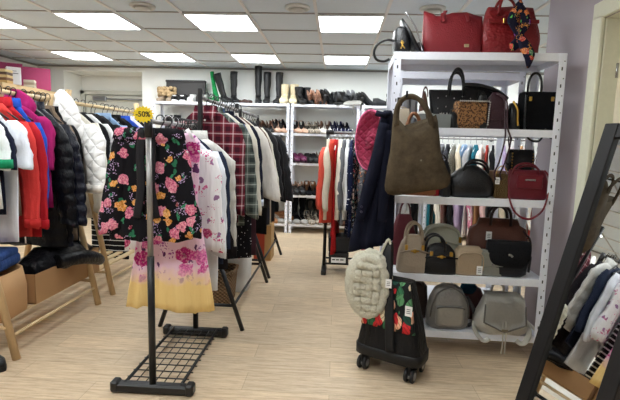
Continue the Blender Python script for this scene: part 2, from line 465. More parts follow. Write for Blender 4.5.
def shelving(label, loc, rz, W, D, levels, Ht=1.9, lv_th=.035, post_d=.035):
    t = thing('shelving_unit', label, 'shelf', loc, rz, 'white metal shelving units')
    for sx in (0, 1):
        for sy in (0, 1):
            bm = nb(); x = sx * W; y = sy * D; dx = 1 if sx == 0 else -1; dy = 1 if sy == 0 else -1
            box(bm, (x + dx * .022, y + dy * .002, Ht / 2), (.044, .004, Ht)); box(bm, (x + dx * .002, y + dy * post_d / 2, Ht / 2), (.004, post_d, Ht))
            part('post', bm, slotted(round(x + dx * .024, 3), dx) if sy == 0 else METAL, t)
    for i, z in enumerate(levels):
        bm = nb(); box(bm, (W / 2, D / 2, z - .003), (W - .012, D - .012, .006))
        for y in (.006, D - .006): box(bm, (W / 2, y, z - lv_th / 2), (W - .012, .006, lv_th)); box(bm, (W / 2, y + (.01 if y < .1 else -.01), z - lv_th + .003), (W - .012, .02, .004))
        for x in (.008, W - .008): box(bm, (x, D / 2, z - lv_th / 2), (.005, D - .014, lv_th))
        part('shelf_board', bm, METAL, t)
    return t
BL = [.14, .575, 1.05, 1.48, 1.895]
SY, SD = 6.62, .36
SHX = [(-2.74, -1.73), (-1.715, -.705), (-.69, .31), (.325, 1.325)]
for (x0, x1), nm in zip(SHX, ('leftmost, mostly hidden behind the clothes racks', 'second from the left, under the tall boots', 'third from the left, packed with heels', 'rightmost, behind the pink hat')):
    shelving('white metal shoe shelving at the back wall, ' + nm, (x0, SY, 0), 0, x1 - x0, SD, BL, 1.9)
HB = [.15, .52, 1.02, 1.45, 1.895]
# handbag shelf: front left corner and a slight turn
HX, HY, HR, HW, HD = .325, 2.86, math.radians(-1.5), 1.01, .42
shelving('white slotted metal shelving loaded with handbags, right of the aisle', (HX, HY, 0), HR, HW, HD, [.15, .52, 1.02, 1.45, 1.9], 1.9, .045)
def hb(u, v, z):       # point on the handbag shelving: u along the front, v depth
    return (HX + u * cs(HR) - v * sn(HR), HY + u * sn(HR) + v * cs(HR), z)
shelving('white metal shelving standing back to back behind the handbag shelving', (.42, 3.46, 0), 0, .93, .38, [.15, 1.0, 1.88], 1.89, .05)

# ------------------------------------------------------------------ clothes racks
PINE = wood('pine', (214, 184, 140), (6, 6, 1)); PINEX = wood('pine_rail', (222, 196, 152), (6, 1, 6))
BLK = plain((20, 20, 22), .4, 0, .45); CHROME = plain((150, 148, 146), .38, .6)
RX, RZ1 = -2.2, 1.615
def wood_rack(label, y0, y1, r0, r1):
    t = thing('clothes_rack', label, 'clothes rack', (RX, (y0 + y1) / 2, 0), group='pine clothes racks on the left')
    a, b = y0 - (y0 + y1) / 2, y1 - (y0 + y1) / 2; c = (y0 + y1) / 2
    bm = nb(); tube(bm, [(0, r0 - c, RZ1), (0, r1 - c, RZ1)], .016, 12); part('rail', bm, PINEX, t)
    for yy in (a, b):
        for s in (-1, 1):
            bm = nb(); tube(bm, [(s * .32, yy + s * .012, 0), (-s * .016, yy + s * .012, RZ1 + (.035 if y0 < 3 else .10))], [.023, .02], 10); part('leg', bm, PINE, t)
    for s in (-1, 1):
        bm = nb(); tube(bm, [(s * .292, a, .14), (s * .292, b, .14)], .011, 8); part('crossbar', bm, PINEX, t)
    for yy in (a, b):
        bm = nb(); tube(bm, [(-.28, yy, .2), (.28, yy, .2)], .012, 8); part('stretcher', bm, PINE, t)
    for i in range(5):
        bm = nb(); box(bm, (-.2 + i * .1, 0, .222), (.055, b - a + .05, .014), .002); part('shelf_slat', bm, PINEX, t)
    return t
wood_rack('pine A-frame clothes rack at the left edge holding sportswear and puffer jackets', 2.46, 3.4, 2.25, 3.58)
wood_rack('pine A-frame clothes rack standing behind the white quilted coat', 3.64, 4.9, 3.62, 5.0)
# black rack nearest the camera
AX, AY0, AY1, AZ = -.93, 2.2, 2.93, 1.42
t = thing('clothes_rack', 'black clothes rack with wire base shelf holding the flowered blouses', 'clothes rack', (AX, (AY0 + AY1) / 2, 0), group='black metal clothes racks')
hy = (AY1 - AY0) / 2
for yy in (-hy, hy):
    bm = nb(); box(bm, (0, yy, .03), (.44, .055, .05), .01)
    for sx in (-.2, .2): box(bm, (sx, yy, .035), (.045, .062, .062), .01)
    part('base_foot', bm, BLK, t)
    bm = nb(); tube(bm, [(0, yy, .05), (0, yy, .74)], .018, 12); part('lower_post', bm, BLK, t)
    bm = nb(); tube(bm, [(0, yy, .72), (0, yy, 1.36)], .0145, 12); part('upper_post', bm, CHROME, t)
    bm = nb(); tube(bm, [(0, yy, 1.34), (0, yy, AZ + .025)], .02, 12); part('post_cap', bm, BLK, t)
bm = nb(); tube(bm, [(0, -hy, AZ), (0, hy, AZ)], .0125, 12); part('rail', bm, CHROME, t)
for sx in (-.15, .15):
    bm = nb(); tube(bm, [(sx, -hy, .05), (sx, hy, .05)], .009, 8); part('base_rail', bm, BLK, t)
bm = nb()
for i in range(1, 10): yy = -hy + i * 2 * hy / 10; tube(bm, [(-.19, yy, .046), (.19, yy, .046)] if False else [(-.17, yy, .046), (.17, yy, .046)], .0035, 6)
for sx in (-.1, -.05, 0, .05, .1): tube(bm, [(sx, -hy, .046), (sx, hy, .046)], .003, 6)
part('wire_grid', bm, BLK, t)
# black A-frame racks behind it
def black_rack(label, x, y0, y1, z, post_h):
    c = (y0 + y1) / 2
    t = thing('clothes_rack', label, 'clothes rack', (x, c, 0), group='black metal clothes racks')
    for yy in (y0 - c, y1 - c):
        for s in (-1, 1):
            bm = nb(); tube(bm, [(s * .3, yy, 0), (s * .13, yy, .5)], .016, 8); part('leg', bm, BLK, t)
        bm = nb(); tube(bm, [(-.235, yy, .18), (.235, yy, .18)], .012, 8); part('leg_brace', bm, BLK, t)
        bm = nb(); tube(bm, [(-.13, yy, .5), (.13, yy, .5)], .014, 8); box(bm, (0, yy, (post_h + .5) / 2), (.028, .028, post_h - .5), .003); part('post', bm, BLK, t)
    bm = nb(); tube(bm, [(0, y0 - c, z), (0, y1 - c, z)], .0135, 12); part('rail', bm, CHROME, t)
    bm = nb(); tube(bm, [(.235, y0 - c, .18), (.235, y1 - c, .18)], .01, 8); part('base_rail', bm, BLK, t)
    return t
BX, BZ = -.93, 1.62
black_rack('black A-frame clothes rack with plaid shirts at its near end', BX, 3.05, 4.18, BZ, 1.68)
black_rack('black A-frame clothes rack nearest the shoe shelves, full of dark coats', BX, 4.32, 5.28, BZ, 1.64)
# rack across the aisle: rail runs left to right
CX0, CX1, CY, CZ = -.1, 1.0, 4.72, 1.455
t = thing('clothes_rack', 'black clothes rack behind the navy coat holding coral and flowered dresses', 'clothes rack', ((CX0 + CX1) / 2, CY, 0), group='black metal clothes racks')
hx = (CX1 - CX0) / 2
for s in (-1, 1):
    bm = nb(); box(bm, (s * hx, 0, .025), (.05, .46, .05), .008); part('base_foot', bm, BLK, t)
    bm = nb(); tube(bm, [(s * hx, 0, .05), (s * hx, 0, CZ + .02)], .018, 10); part('post', bm, BLK, t)
    bm = nb(); tube(bm, [(s * (hx + .02), 0, CZ), (s * (hx - .06), 0, CZ)], .026, 10); part('rail_cap', bm, BLK, t)
bm = nb(); tube(bm, [(-hx, 0, CZ), (hx, 0, CZ)], .013, 10); part('rail', bm, CHROME, t)
for yy in (-.12, .12):
    bm = nb(); tube(bm, [(-hx, yy, .1), (hx, yy, .1)], .011, 8); part('base_rail', bm, BLK, t)
# rails against the back wall, seen through the handbag shelving
def wall_rail(label, z, x0, x1, y):
    t = thing('wall_rail', label, 'clothes rail', (x0, y, z), group='chrome rails by the back wall')
    bm = nb(); tube(bm, [(0, 0, 0), (x1 - x0, 0, 0)], .013, 10); part('rail', bm, CHROME, t)
    for x in (.04, (x1 - x0) / 2, x1 - x0 - .04):
        bm = nb(); tube(bm, [(x, 0, 0), (x, YB - y, 0)], .009, 8); lathe(bm, [(.03, 0), (.03, .01)], 12, (x, YB - y - .011, 0), M=Matrix.Rotation(-PI / 2, 3, 'X')); part('bracket', bm, CHROME, t)
    return t
WY = 6.72
wall_rail('upper chrome clothes rail on the back wall, seen through the handbag shelving', 1.46, 1.38, 3.25, WY)
wall_rail('lower chrome clothes rail on the back wall, seen under the upper rail', .80, 1.38, 3.25, WY)
# ------------------------------------------------------------------ garments
def body_bm(w, L, slope=.13, flare=1.0, thick=.022, fold=.012, puff=0, seed=0, neck=.075, waist=None, pleat=0, skew=0.0):
    r = random.Random(seed); bm = nb(); ph = r.uniform(0, 6); ph2 = r.uniform(0, 6); k = r.uniform(16, 24)
    zs = [-.05, -.004, 0, -slope * .3, -slope * .62, -slope * .88, -slope * 1.1, -slope - .06]
    n = 40 if pleat else (30 if puff else 28)
    step = (puff / 5) if puff else .06
    z = -slope - .06 - step
    while z > -L + step * .5: zs.append(z); z -= step
    zs.append(-L)
    rings = []
    for i, z in enumerate(zs):
        d = -z
        if i == 0: hx, hy = neck * .8, thick * .7
        elif i == 1: hx, hy = neck * .92, thick * .85
        elif d <= slope * 1.1 + 1e-6:
            q = d / (slope * 1.1); hx = lerp(neck, w / 2, q ** .85); hy = lerp(thick * .95, thick * 1.05, q)
        else:
            q = (d - slope * 1.1) / (L - slope * 1.1)
            if waist: hx = w / 2 * interp([(0, 1), (waist[0], waist[1]), (1, flare)], q)
            else: hx = w / 2 * lerp(1, flare, sstep(q))
            hy = thick * lerp(1.05, 1.25, q)
        if puff and i > 2:
            b = abs(sn(PI * z / puff)) ** .5; hx += .010 * b; hy = hy * .75 + .02 * b
        t = max(0, (d - slope) / (L - slope)) if i > 2 else 0
        ring = sup(0, 0, z, hx, hy, n, 2.2)
        for p in ring:
            p.y += fold * (.3 + t) * (sn(p.x * k + ph) * .7 + sn(p.x * k * 2.1 + ph2 + z * 5) * .3) * (1 if i > 2 else 0)
            p.x += skew * t
            if pleat and t > 0: p.y += pleat * t * sn(p.x * 95 / max(.5, hx * 4) + ph); p.z += pleat * .5 * t * sn(p.x * 60 + ph)
            if i == len(zs) - 1: p.z += .012 * sn(p.x * 9 + ph)
        rings.append(ring)
    loft(bm, rings, True, True)
    return bm
def sleeve_bm(side, w, slope=.13, Ls=.58, r0=.068, r1=.046, out=.05, puff=0, seed=0, bend=.05, bell=0):
    r = random.Random(seed * 7 + side); bm = nb(); ph = r.uniform(0, 6)
    m = max(12, int(Ls / (puff / 5)) if puff else 12); rings = []
    for i in range(m + 1):
        t = i / m; z = -slope * .62 - Ls * t
        cx = side * (w / 2 - .035 + (out + .02) * t ** .8)
        rr = interp([(0, r0 * .4), (.1, r0 * .8), (.22, r0), (.55, lerp(r0, r1, .5)), (1, r1)], t)
        if bell: rr *= 1 + bell * sstep((t - .55) / .3) * (1 if t < .93 else .55)
        yy = -bend * t * t + .008 * sn(9 * t + ph)
        hx, hyy = rr, rr * .55
        if puff: b = abs(sn(PI * z / puff)) ** .5; hx = rr * .86 + .012 * b; hyy = rr * .5 + .012 * b
        ring = sup(cx, yy, z, hx, hyy, 16, 2.1)
        for q, p in enumerate(ring):
            p.x += .004 * sn(t * 26 + q * .9 + ph); p.y += .007 * sn(q * 2.6 + ph * 3 + t * 4) * min(1, t * 3) * (0 if puff else 1); p.z += .02 * (p.x - cx) / rr * -side * (1 if t > .9 else 0)
        rings.append(ring)
    loft(bm, rings)
    return bm
def collar_bm(style, w, thick=.022, neck=.075):
    bm = nb()
    if style == 'stand':
        loft(bm, [sup(0, .004, -.014, neck + .012, thick + .008, 20), sup(0, .004, .045, neck + .004, thick + .006, 20), sup(0, .004, .045, neck - .008, thick - .004, 20), sup(0, .004, -.005, neck - .004, thick - .004, 20)], False, False)
    elif style == 'shirt':
        for s in (-1, 1):
            f = [(s * .075, -.01, .03), (s * .08, -thick - .012, -.012), (s * .05, -thick - .022, -.075), (s * .006, -thick - .018, -.03), (s * .03, -thick, .012)]
            a = [Vector(p) for p in f]; b2 = [p + Vector((0, .008, 0)) for p in a]
            loft(bm, [a, b2], True, True, smooth=False)
        loft(bm, [sup(0, .006, -.014, neck + .006, thick + .006, 20), sup(0, .006, .03, neck, thick + .004, 20), sup(0, .006, .03, neck - .01, thick - .004, 20), sup(0, .006, -.01, neck - .01, thick - .004, 20)], False, False)
    elif style == 'lapel':
        for s in (-1, 1):
            f = [(s * .07, -thick, .02), (s * .105, -thick - .012, -.08), (s * .085, -thick - .016, -.13), (s * .012, -thick - .014, -.30), (s * .03, -thick - .006, -.05)]
            a = [Vector(p) for p in f]; b2 = [p + Vector((0, .008, 0)) for p in a]
            loft(bm, [a, b2], True, True, smooth=False)
        loft(bm, [sup(0, .006, -.014, neck + .006, thick + .006, 20), sup(0, .006, .028, neck, thick + .004, 20), sup(0, .006, .028, neck - .01, thick - .004, 20), sup(0, .006, -.01, neck - .01, thick - .004, 20)], False, False)
    elif style == 'crew':
        pts = [(neck * cs(2 * PI * i / 20) * 1.02, thick * sn(2 * PI * i / 20) * 1.05, -.004 - (.022 if sn(2 * PI * i / 20) < 0 else 0) * -sn(2 * PI * i / 20)) for i in range(21)]
        tube(bm, pts, .008, 6, False)
    elif style == 'hood':
        rings = []
        for i in range(9):
            t = i / 8; rings.append(sup(0, .02 + .02 * sn(PI * t), -.06 + .17 * t, interp([(0, .11), (.3, .13), (.7, .10), (1, .03)], t), interp([(0, .035), (.4, .05), (1, .015)], t), 20))
        loft(bm, rings)
    return bm
HOOKS = {}
def hanger(label, group, loc, rz, drop, color='black', span=.34):
    key = (drop, color, span)
    if key not in HOOKS:
        m = {'black': plain((24, 24, 26), .4), 'white': plain((228, 228, 228), .4), 'wood': PINE, 'orange': wood('orange_beech', (222, 150, 100), (1, 6, 6))}[color]
        bm = nb(); R = .02
        pts = [(-R * 1.0, 0, .012 - .004)] + [(R * cs(PI - PI * i / 9 * 1.0), 0, .016 + R * sn(PI * i / 9)) for i in range(10)] + [(R, 0, .0), (.006, 0, -.022), (0, 0, -.04), (0, 0, -drop)]
        tube(bm, pts, .0032, 6); hk = mesh_of('hook', bm, STEEL() if color != 'black' else plain((60, 60, 62), .3, .9))
        bm = nb(); tube(bm, [(-span / 2, 0, -drop - .11), (-span * .3, 0, -drop - .062), (-.03, 0, -drop - .004), (0, 0, -drop), (.03, 0, -drop - .004), (span * .3, 0, -drop - .062), (span / 2, 0, -drop - .11)], .0065, 8)
        HOOKS[key] = (hk, mesh_of('shoulder_bar', bm, m))
    t = thing('clothes_hanger', label, 'clothes hanger', loc, rz, group)
    part('hook', HOOKS[key][0], None, t); part('shoulder_bar', HOOKS[key][1], None, t)
    return t
def garment(name, label, cat, mat, loc, rz=0.0, w=.44, L=.68, slope=.13, flare=1.05, thick=.017, fold=.018, puff=0, sleeve=None, Ls=.56, r0=.068, r1=.046, out=.05,
            collar=None, cmat=None, cuff=None, seed=None, waist=None, pleat=0, bell=0, front=None, fmat=None, extra=None, group=None, bend=.05, skew=0.0, neck=.075, smat=None):
    seed = seed if seed is not None else rnd.randrange(9999)
    t = thing(name, label, cat, loc, rz, group)
    part('body', body_bm(w, L, slope, flare, thick, fold, puff, seed, neck, waist, pleat, skew), mat, t)
    if sleeve:
        if sleeve == 'short': Ls, r0, r1, out = .27, .072, .078, .055
        for s in (-1, 1):
            sl = part('sleeve', sleeve_bm(s, w, slope, Ls, r0, r1, out, puff, seed, bend, bell), smat or mat, t)
            if cuff:
                bm = nb(); cx = s * (w / 2 - .035 + out + .02); zz = -slope * .62 - Ls
                rr = r1 * (1 + bell * .55) + .004
                loft(bm, [sup(cx, -bend, zz + .045, rr, rr * .64, 16), sup(cx, -bend, zz - .006, rr, rr * .64, 16)]); part('cuff', bm, cuff, sl)
    if collar: part('hood' if collar == 'hood' else 'collar', collar_bm(collar, w, thick, neck), cmat or mat, t)
    if front:
        bm = nb(); yb = -thick * 1.25 - fold * .6
        if front == 'zip': box(bm, (0, yb, -L * .5 - .02), (.012, .006, L * .92)); part('zip', bm, fmat or STEEL(), t)
        if front == 'placket':
            box(bm, (0, yb, -L * .5 - .02), (.032, .006, L * .92), .002); pk = part('placket', bm, cmat or mat, t)
            bm = nb()
            for i in range(6): lathe(bm, [(.007, -.002), (.007, .003), (.004, .004)], 8, (0, yb - .004, -.07 - i * (L - .12) / 6), M=Matrix.Rotation(PI / 2, 3, 'X'))
            part('button', bm, fmat or plain((235, 232, 225), .4), pk)
    if extra: extra(t, w, L, thick)
    return t
jit = lambda a=.12: rnd.uniform(-a, a)
def strap_top(t, w, L, th, mat):
    for s in (-1, 1):
        bm = nb(); tube(bm, [(s * .12, 0, -.1), (s * .08, -.005, -.02), (s * .03, 0, .03)], .006, 6); part('strap', bm, mat, t)

# ---- left pine rack, near to far.  z of the shoulders below the rail
HL1 = 'clothes hanger hooked over the near pine rail'; HG1 = 'hangers on the near pine rail'
DROP = .065
WHITE, BLACKC = (236, 238, 242), (19, 19, 22)
tagb = lambda t, p, m=None: None
def price_tag(parent, p, rz=0, s=1.0):
    bm = nb(); box(bm, p, (.028 * s, .002, .042 * s)); o = part('price_tag', bm, plain((240, 240, 238), .5), parent)
    bm = nb()
    for i in range(3): box(bm, (p[0], p[1] - .0015, p[2] + .008 * s - i * .008 * s), (.016 * s, .001, .0025 * s))
    part('print', bm, plain((70, 70, 74), .6), o)
def L1(y, name, label, cat, mat, hz=None, **k):
    k.setdefault('slope', .18)
    rz = jit(.10); loc = (RX + jit(.015), y, RZ1 - DROP - .016)
    garment(name, label, cat, mat, loc, rz, **k)
    hanger('black ' + HL1, HG1, (loc[0], y, RZ1 + .003), rz, DROP + .01)
L1(2.33, 'dress', 'pale pink dress hanging at the very left edge beside the mint top', 'dress', cloth((233, 140, 178)), w=.40, L=.98, flare=1.25)
L1(2.40, 'top', 'mint green top beside the white tee with green cuffs', 'top', cloth((150, 205, 178)), w=.44, L=.72, sleeve='short')
L1(2.50, 't_shirt', 'white tee with green cuffs at the near end of the pine rack', 't-shirt', cloth((232, 236, 236)), w=.46, L=.62, sleeve='short', cuff=cloth((28, 140, 96)), collar='crew', cmat=cloth((28, 140, 96)))
L1(2.57, 't_shirt', 'navy tee whose sleeve shows under the green cuffed white tee', 't-shirt', cloth((24, 28, 46)), w=.48, L=.66, sleeve='short', bend=.02)
L1(2.66, 'tunic', 'long plain white tunic between the navy tee and the red tops', 'tunic', cloth((228, 232, 240)), w=.54, L=.86, flare=.98, sleeve='short', collar='crew')
L1(2.72, 'shirt', 'brown shirt half hidden behind the long white tunic', 'shirt', cloth((116, 92, 74)), w=.40, L=.7)
L1(2.79, 'sweatshirt', 'coral red sweatshirt, first of the two red ones on the pine rack', 'sweatshirt', cloth((200, 58, 54)), w=.46, L=.86, sleeve='long', Ls=.66, cuff=cloth((196, 50, 48)))
L1(2.87, 'sweatshirt', 'deeper red zip sweatshirt beside the blue jacket', 'sweatshirt', cloth((172, 30, 40)), w=.48, L=.88, sleeve='long', Ls=.68, cuff=cloth((170, 28, 36)), front='zip', collar='stand')
L1(2.94, 'jacket', 'cobalt blue track jacket between the red sweatshirt and magenta hoodie', 'jacket', cloth((34, 76, 176)), w=.44, L=.72, sleeve='long', Ls=.6, out=.035, collar='stand', front='zip')
L1(3.00, 'hoodie', 'magenta hooded jacket on the near pine rack', 'hoodie', cloth((160, 30, 98)), w=.46, L=.68, slope=.11, sleeve='long', Ls=.34, r0=.07, r1=.055, out=.02, collar='hood', front='zip')
L1(3.09, 'puffer_jacket', 'glossy black puffer jacket beside the magenta hoodie', 'jacket', puffer((12, 13, 18)), w=.50, L=.98, thick=.032, puff=.085, sleeve='long', Ls=.70, r0=.085, r1=.062, out=.09, collar='stand', front='zip')
L1(3.19, 'puffer_jacket', 'glossy midnight navy puffer jacket, second of the two puffers on the pine rack', 'jacket', puffer((15, 17, 30)), w=.52, L=1.0, thick=.032, puff=.075, sleeve='long', Ls=.70, r0=.088, r1=.062, out=.12, collar='stand', front='zip')
L1(3.26, 'cardigan', 'black cardigan behind the midnight puffer jacket', 'cardigan', cloth((22, 22, 25)), w=.40, L=.88, sleeve='long', Ls=.62, out=.03)
L1(3.31, 'trench_coat', 'taupe brown coat between the navy puffer and the black coat', 'coat', cloth((126, 108, 92)), w=.41, L=.98, sleeve='long', Ls=.62, out=.05, collar='lapel')
L1(3.37, 'coat', 'long black coat between the taupe coat and the white quilted coat', 'coat', cloth((20, 20, 23)), w=.41, L=1.04, sleeve='long', Ls=.64, out=.04, collar='lapel', front='zip')
def snap(t, w, L, th):
    bm = nb(); lathe(bm, [(.014, 0), (.014, .006), (.008, .009)], 12, (.12, -th - .03, -.30), M=Matrix.Rotation(PI / 2, 3, 'X')); part('button', bm, plain((120, 88, 74), .4), t)
loc = (RX + .05, 3.47, RZ1 - DROP - .016)
garment('quilted_coat', 'white quilted hooded coat at the far end of the near pine rack', 'coat', quilted('white_quilt', (248, 246, 243), .105, .75, .55), loc, -.30, w=.62, L=.62, slope=.16, thick=.035, fold=.01, flare=1.05, sleeve='long', Ls=.50, r0=.10, r1=.085, out=.07, front='placket', cuff=cloth((232, 226, 218)), extra=snap, neck=.09)
q = bpy.data.objects.get('quilted_coat')
bm = nb(); rings = []
for i in range(12):
    tt = i / 11
    rings.append(sup(-.01 + .03 * tt, -.02, -.17 + .33 * tt, interp([(0, .19), (.25, .205), (.6, .16), (.85, .085), (1, .02)], tt), interp([(0, .045), (.3, .07), (.7, .055), (1, .012)], tt), 24, 2.2))
loft(bm, rings); hd = part('hood', bm, quilted('white_quilt', (248, 246, 243), .105, .75, .55), q)
hanger('black ' + HL1, HG1, (loc[0], 3.47, RZ1 + .003), -.30, DROP + .01)

# ---- second pine rack
HL2 = 'clothes hanger hooked over the far pine rail'; HG2 = 'hangers on the far pine rail'
def L2(y, name, label, cat, mat, **k):
    rz = jit(.10); loc = (RX + jit(.015), y, RZ1 - DROP - .016)
    garment(name, label, cat, mat, loc, rz, **k)
    hanger('black ' + HL2, HG2, (loc[0], y, RZ1 + .003), rz, DROP + .01)
L2(3.66, 'blouse', 'cream blouse with hanging sleeves just behind the white quilted coat', 'blouse', cloth((226, 220, 208)), w=.46, L=.86, sleeve='long', Ls=.74, r1=.065, out=.05)
L2(3.76, 't_shirt', 'black tee behind the hood of the quilted coat', 't-shirt', cloth((24, 25, 28)), w=.46, L=.72, sleeve='long', Ls=.4)
L2(3.86, 't_shirt', 'plain white tee on the far pine rack between black tops', 't-shirt', cloth((232, 232, 232)), w=.47, L=.7, sleeve='long', Ls=.5)
L2(3.96, 'jacket', 'black jacket behind the plain white tee on the far pine rack', 'jacket', cloth((26, 26, 28)), w=.47, L=.8, sleeve='long', Ls=.58)
L2(4.06, 'sweater', 'charcoal sweater on the far pine rack left of the light blue shirt', 'sweater', cloth((46, 46, 50)), w=.46, L=.7, sleeve='long', Ls=.58)
L2(4.16, 'shirt', 'light blue shirt on the far pine rack', 'shirt', cloth((156, 186, 222)), w=.46, L=.7, sleeve='long', Ls=.58, collar='shirt', front='placket')
L2(4.26, 'dress', 'long black dress with white pinstripes hanging behind the flowered blouse', 'dress', stripes('pinstripe', (20, 20, 22), (225, 225, 225), .05, .13), w=.36, L=1.38, flare=1.0)
L2(4.36, 'blazer', 'black velvet blazer on the far pine rack under the yellow sign', 'blazer', cloth((16, 16, 18)), w=.48, L=.74, sleeve='long', Ls=.6, collar='lapel')
L2(4.46, 'dress', 'black evening dress on the far pine rack beside the velvet blazer', 'dress', cloth((28, 27, 30)), w=.45, L=1.1, flare=1.2)
L2(4.57, 'shirt', 'bright blue shirt on the far pine rack behind the yellow sign', 'shirt', cloth((42, 78, 176)), w=.46, L=.7, sleeve='long', Ls=.58, collar='shirt')
L2(4.68, 'shirt', 'white shirt on the far pine rack behind the bright blue one', 'shirt', cloth((230, 230, 232)), w=.46, L=.7, sleeve='long', Ls=.58, collar='shirt')
L2(4.79, 'coat', 'black coat at the back end of the far pine rack', 'coat', cloth((22, 22, 24)), w=.48, L=1.0, sleeve='long', Ls=.6)

# ---- front black rack (flowered blouses)
HL3 = 'clip hanger on the rail of the front black rack'; HG3 = 'hangers on the front black rack'
ROSE = [(214, 108, 140), (226, 132, 158), (232, 160, 70), (150, 48, 66), (238, 172, 84)]
FLB = floral('black_floral', (20, 19, 24), ROSE, (44, 108, 78), (176, 150, 190), 14.5, .95)
FLP = floral('pink_floral_yellow_hem', (236, 200, 220), [(190, 40, 126), (214, 74, 156), (160, 60, 150), (226, 110, 176)], (96, 50, 96), (150, 70, 140), 9.0, .97, hem=((240, 208, 140), -.84, -.74))
FLW = floral('white_floral', (238, 236, 238), [(196, 70, 120), (216, 110, 160), (170, 90, 160)], (120, 90, 120), (190, 80, 130), 13, .3)
A_Z = AZ - .05
def peplum(t, w, L, th):
    bm = nb(); rings = []
    for i in range(5):
        q = i / 4; ring = sup(0, 0, -.42 - .16 * q, .192 + .03 * q, .032 + .018 * q, 48, 2.2)
        for p in ring: p.y += .012 * q * sn(p.x * 70); p.z += .006 * q * sn(p.x * 35)
        rings.append(ring)
    loft(bm, rings); part('peplum', bm, FLB, t)
    bm = nb(); rings = []
    for i in range(3):
        q = i / 2; ring = sup(0, 0, -.005 - .055 * q, .178 + .012 * q, .03 + .012 * q, 44, 2.2)
        for p in ring: p.y += .006 * q * sn(p.x * 80)
        rings.append(ring)
    loft(bm, rings); part('neck_frill', bm, FLB, t)
    for s in (-1, 1):
        bm = nb(); tube(bm, [(s * .022, -th - .012, -.01), (s * .03, -th - .024, -.14), (s * .026, -th - .03, -.30), (s * .05, -th - .03, -.46)], .022, 8, flat=(.18, (0, 1, 0))); part('neck_tie', bm, plain((24, 22, 28), .8), t)
garment('blouse', 'black blouse printed with roses, in front of everything on the front black rack', 'blouse', FLB, (AX - .035, 2.29, A_Z + .02), .02, w=.34, L=.48, slope=.025, neck=.15, flare=1.10, thick=.022, fold=.016, pleat=.010, sleeve='long', Ls=.53, r0=.05, r1=.052, out=.055, bell=.35, bend=.02, extra=peplum)
hanger('white ' + HL3, HG3, (AX - .035, 2.29, AZ + .003), .02, .045, 'white', .40)
def straps_white(t, w, L, th):
    for s in (-1, 1):
        bm = nb(); tube(bm, [(s * .13, -.01, -.05), (s * .12, -.015, -.01), (s * .10, -.005, .02)], .012, 8, flat=(.4, (0, 1, 0))); part('strap', bm, cloth((234, 228, 230)), t)
garment('dress', 'pink flowered dress with pale yellow hem showing below the black rose blouse', 'dress', FLP, (AX + .02, 2.42, A_Z), .03, w=.34, L=.985, slope=.04, neck=.13, flare=1.42, waist=(.35, .9), thick=.026, fold=.022, pleat=.014, extra=straps_white)
hanger('white ' + HL3, HG3, (AX + .02, 2.42, AZ + .003), .03, .045, 'white', .34)
garment('t_shirt', 'black and white striped long top behind the yellow hemmed dress', 'top', stripes('breton', (24, 24, 28), (232, 232, 232), .045, .28), (AX - .03, 2.52, A_Z - .02), .05, w=.26, L=.95, flare=1.2)
hanger('black ' + HL3, HG3, (AX - .03, 2.52, AZ + .003), .05, .07)
garment('blouse', 'white blouse with pink blossom on its full sleeves, beside the black rose blouse', 'blouse', FLW, (AX - .01, 2.60, A_Z - .01), .04, w=.41, L=.66, sleeve='long', Ls=.58, r0=.085, r1=.07, out=.02, bell=.3, bend=.03)
hanger('wood-brown ' + HL3, HG3, (AX - .01, 2.60, AZ + .003), .04, .06, 'wood')
garment('dress', 'long plain white dress behind the pink blossom blouse', 'dress', cloth((222, 226, 232)), (AX, 2.68, A_Z - .02), .03, w=.44, L=.94, flare=1.0, sleeve='long', Ls=.62, out=.03)
hanger('black ' + HL3, HG3, (AX, 2.68, AZ + .003), .03, .07)
garment('coat', 'dark navy denim coat between the white dress and the cream gilet', 'coat', cloth((34, 42, 62)), (AX, 2.75, A_Z - .02), .05, w=.45, L=.8, sleeve='long', Ls=.58, out=.03)
hanger('black ' + HL3, HG3, (AX, 2.75, AZ + .003), .05, .07)
garment('gilet', 'cream padded gilet with dark armholes on the front black rack', 'gilet', puffer((206, 204, 198), .5), (AX + .03, 2.83, A_Z - .02), .04, w=.50, L=.68, puff=.11, thick=.028, collar='stand', cmat=puffer((206, 204, 198), .5))
hanger('black ' + HL3, HG3, (AX + .03, 2.83, AZ + .003), .04, .07)
garment('blouse', 'sheer black blouse at the far end of the front black rack', 'blouse', cloth((26, 22, 26)), (AX + .0, 2.895, A_Z - .02), .02, w=.44, L=.86, sleeve='long', Ls=.66)
hanger('black ' + HL3, HG3, (AX + .0, 2.895, AZ + .003), .02, .07)
for y in (2.35, 2.46, 2.56, 2.64, 2.72, 2.79, 2.86):
    hanger('empty black hanger squeezed between the clothes on the front black rack', 'empty hangers on the front black rack', (AX, y, AZ + .003), jit(.3), .05, 'black', .30)
# ---- black rack with plaid shirts
HL4 = 'clothes hanger on the rail above the plaid shirts'; HG4 = 'hangers on the plaid shirt rack'
def L4(y, name, label, cat, mat, dx=.03, z=BZ, lab=(HL4, HG4), **k):
    rz = jit(.08); loc = (BX + dx + jit(.01), y, z - DROP - .014)
    garment(name, label, cat, mat, loc, rz, **k)
    hanger('black ' + lab[0], lab[1], (loc[0], y, z + .003), rz, DROP + .01)
L4(3.11, 'shirt', 'burgundy and white plaid shirt with a collar at the near end of its rack', 'shirt', plaid('burgundy_plaid', (108, 34, 46), (56, 22, 32), (214, 190, 192), .07), dx=.03, w=.44, L=.78, sleeve='long', Ls=.62, r0=.072, out=.03, collar='shirt', front='placket')
L4(3.20, 'shirt', 'grey green plaid shirt behind the burgundy plaid one', 'shirt', plaid('green_plaid', (96, 104, 98), (48, 54, 52), (190, 194, 186), .07), w=.46, L=.82, sleeve='long', Ls=.66, out=.09, collar='shirt')
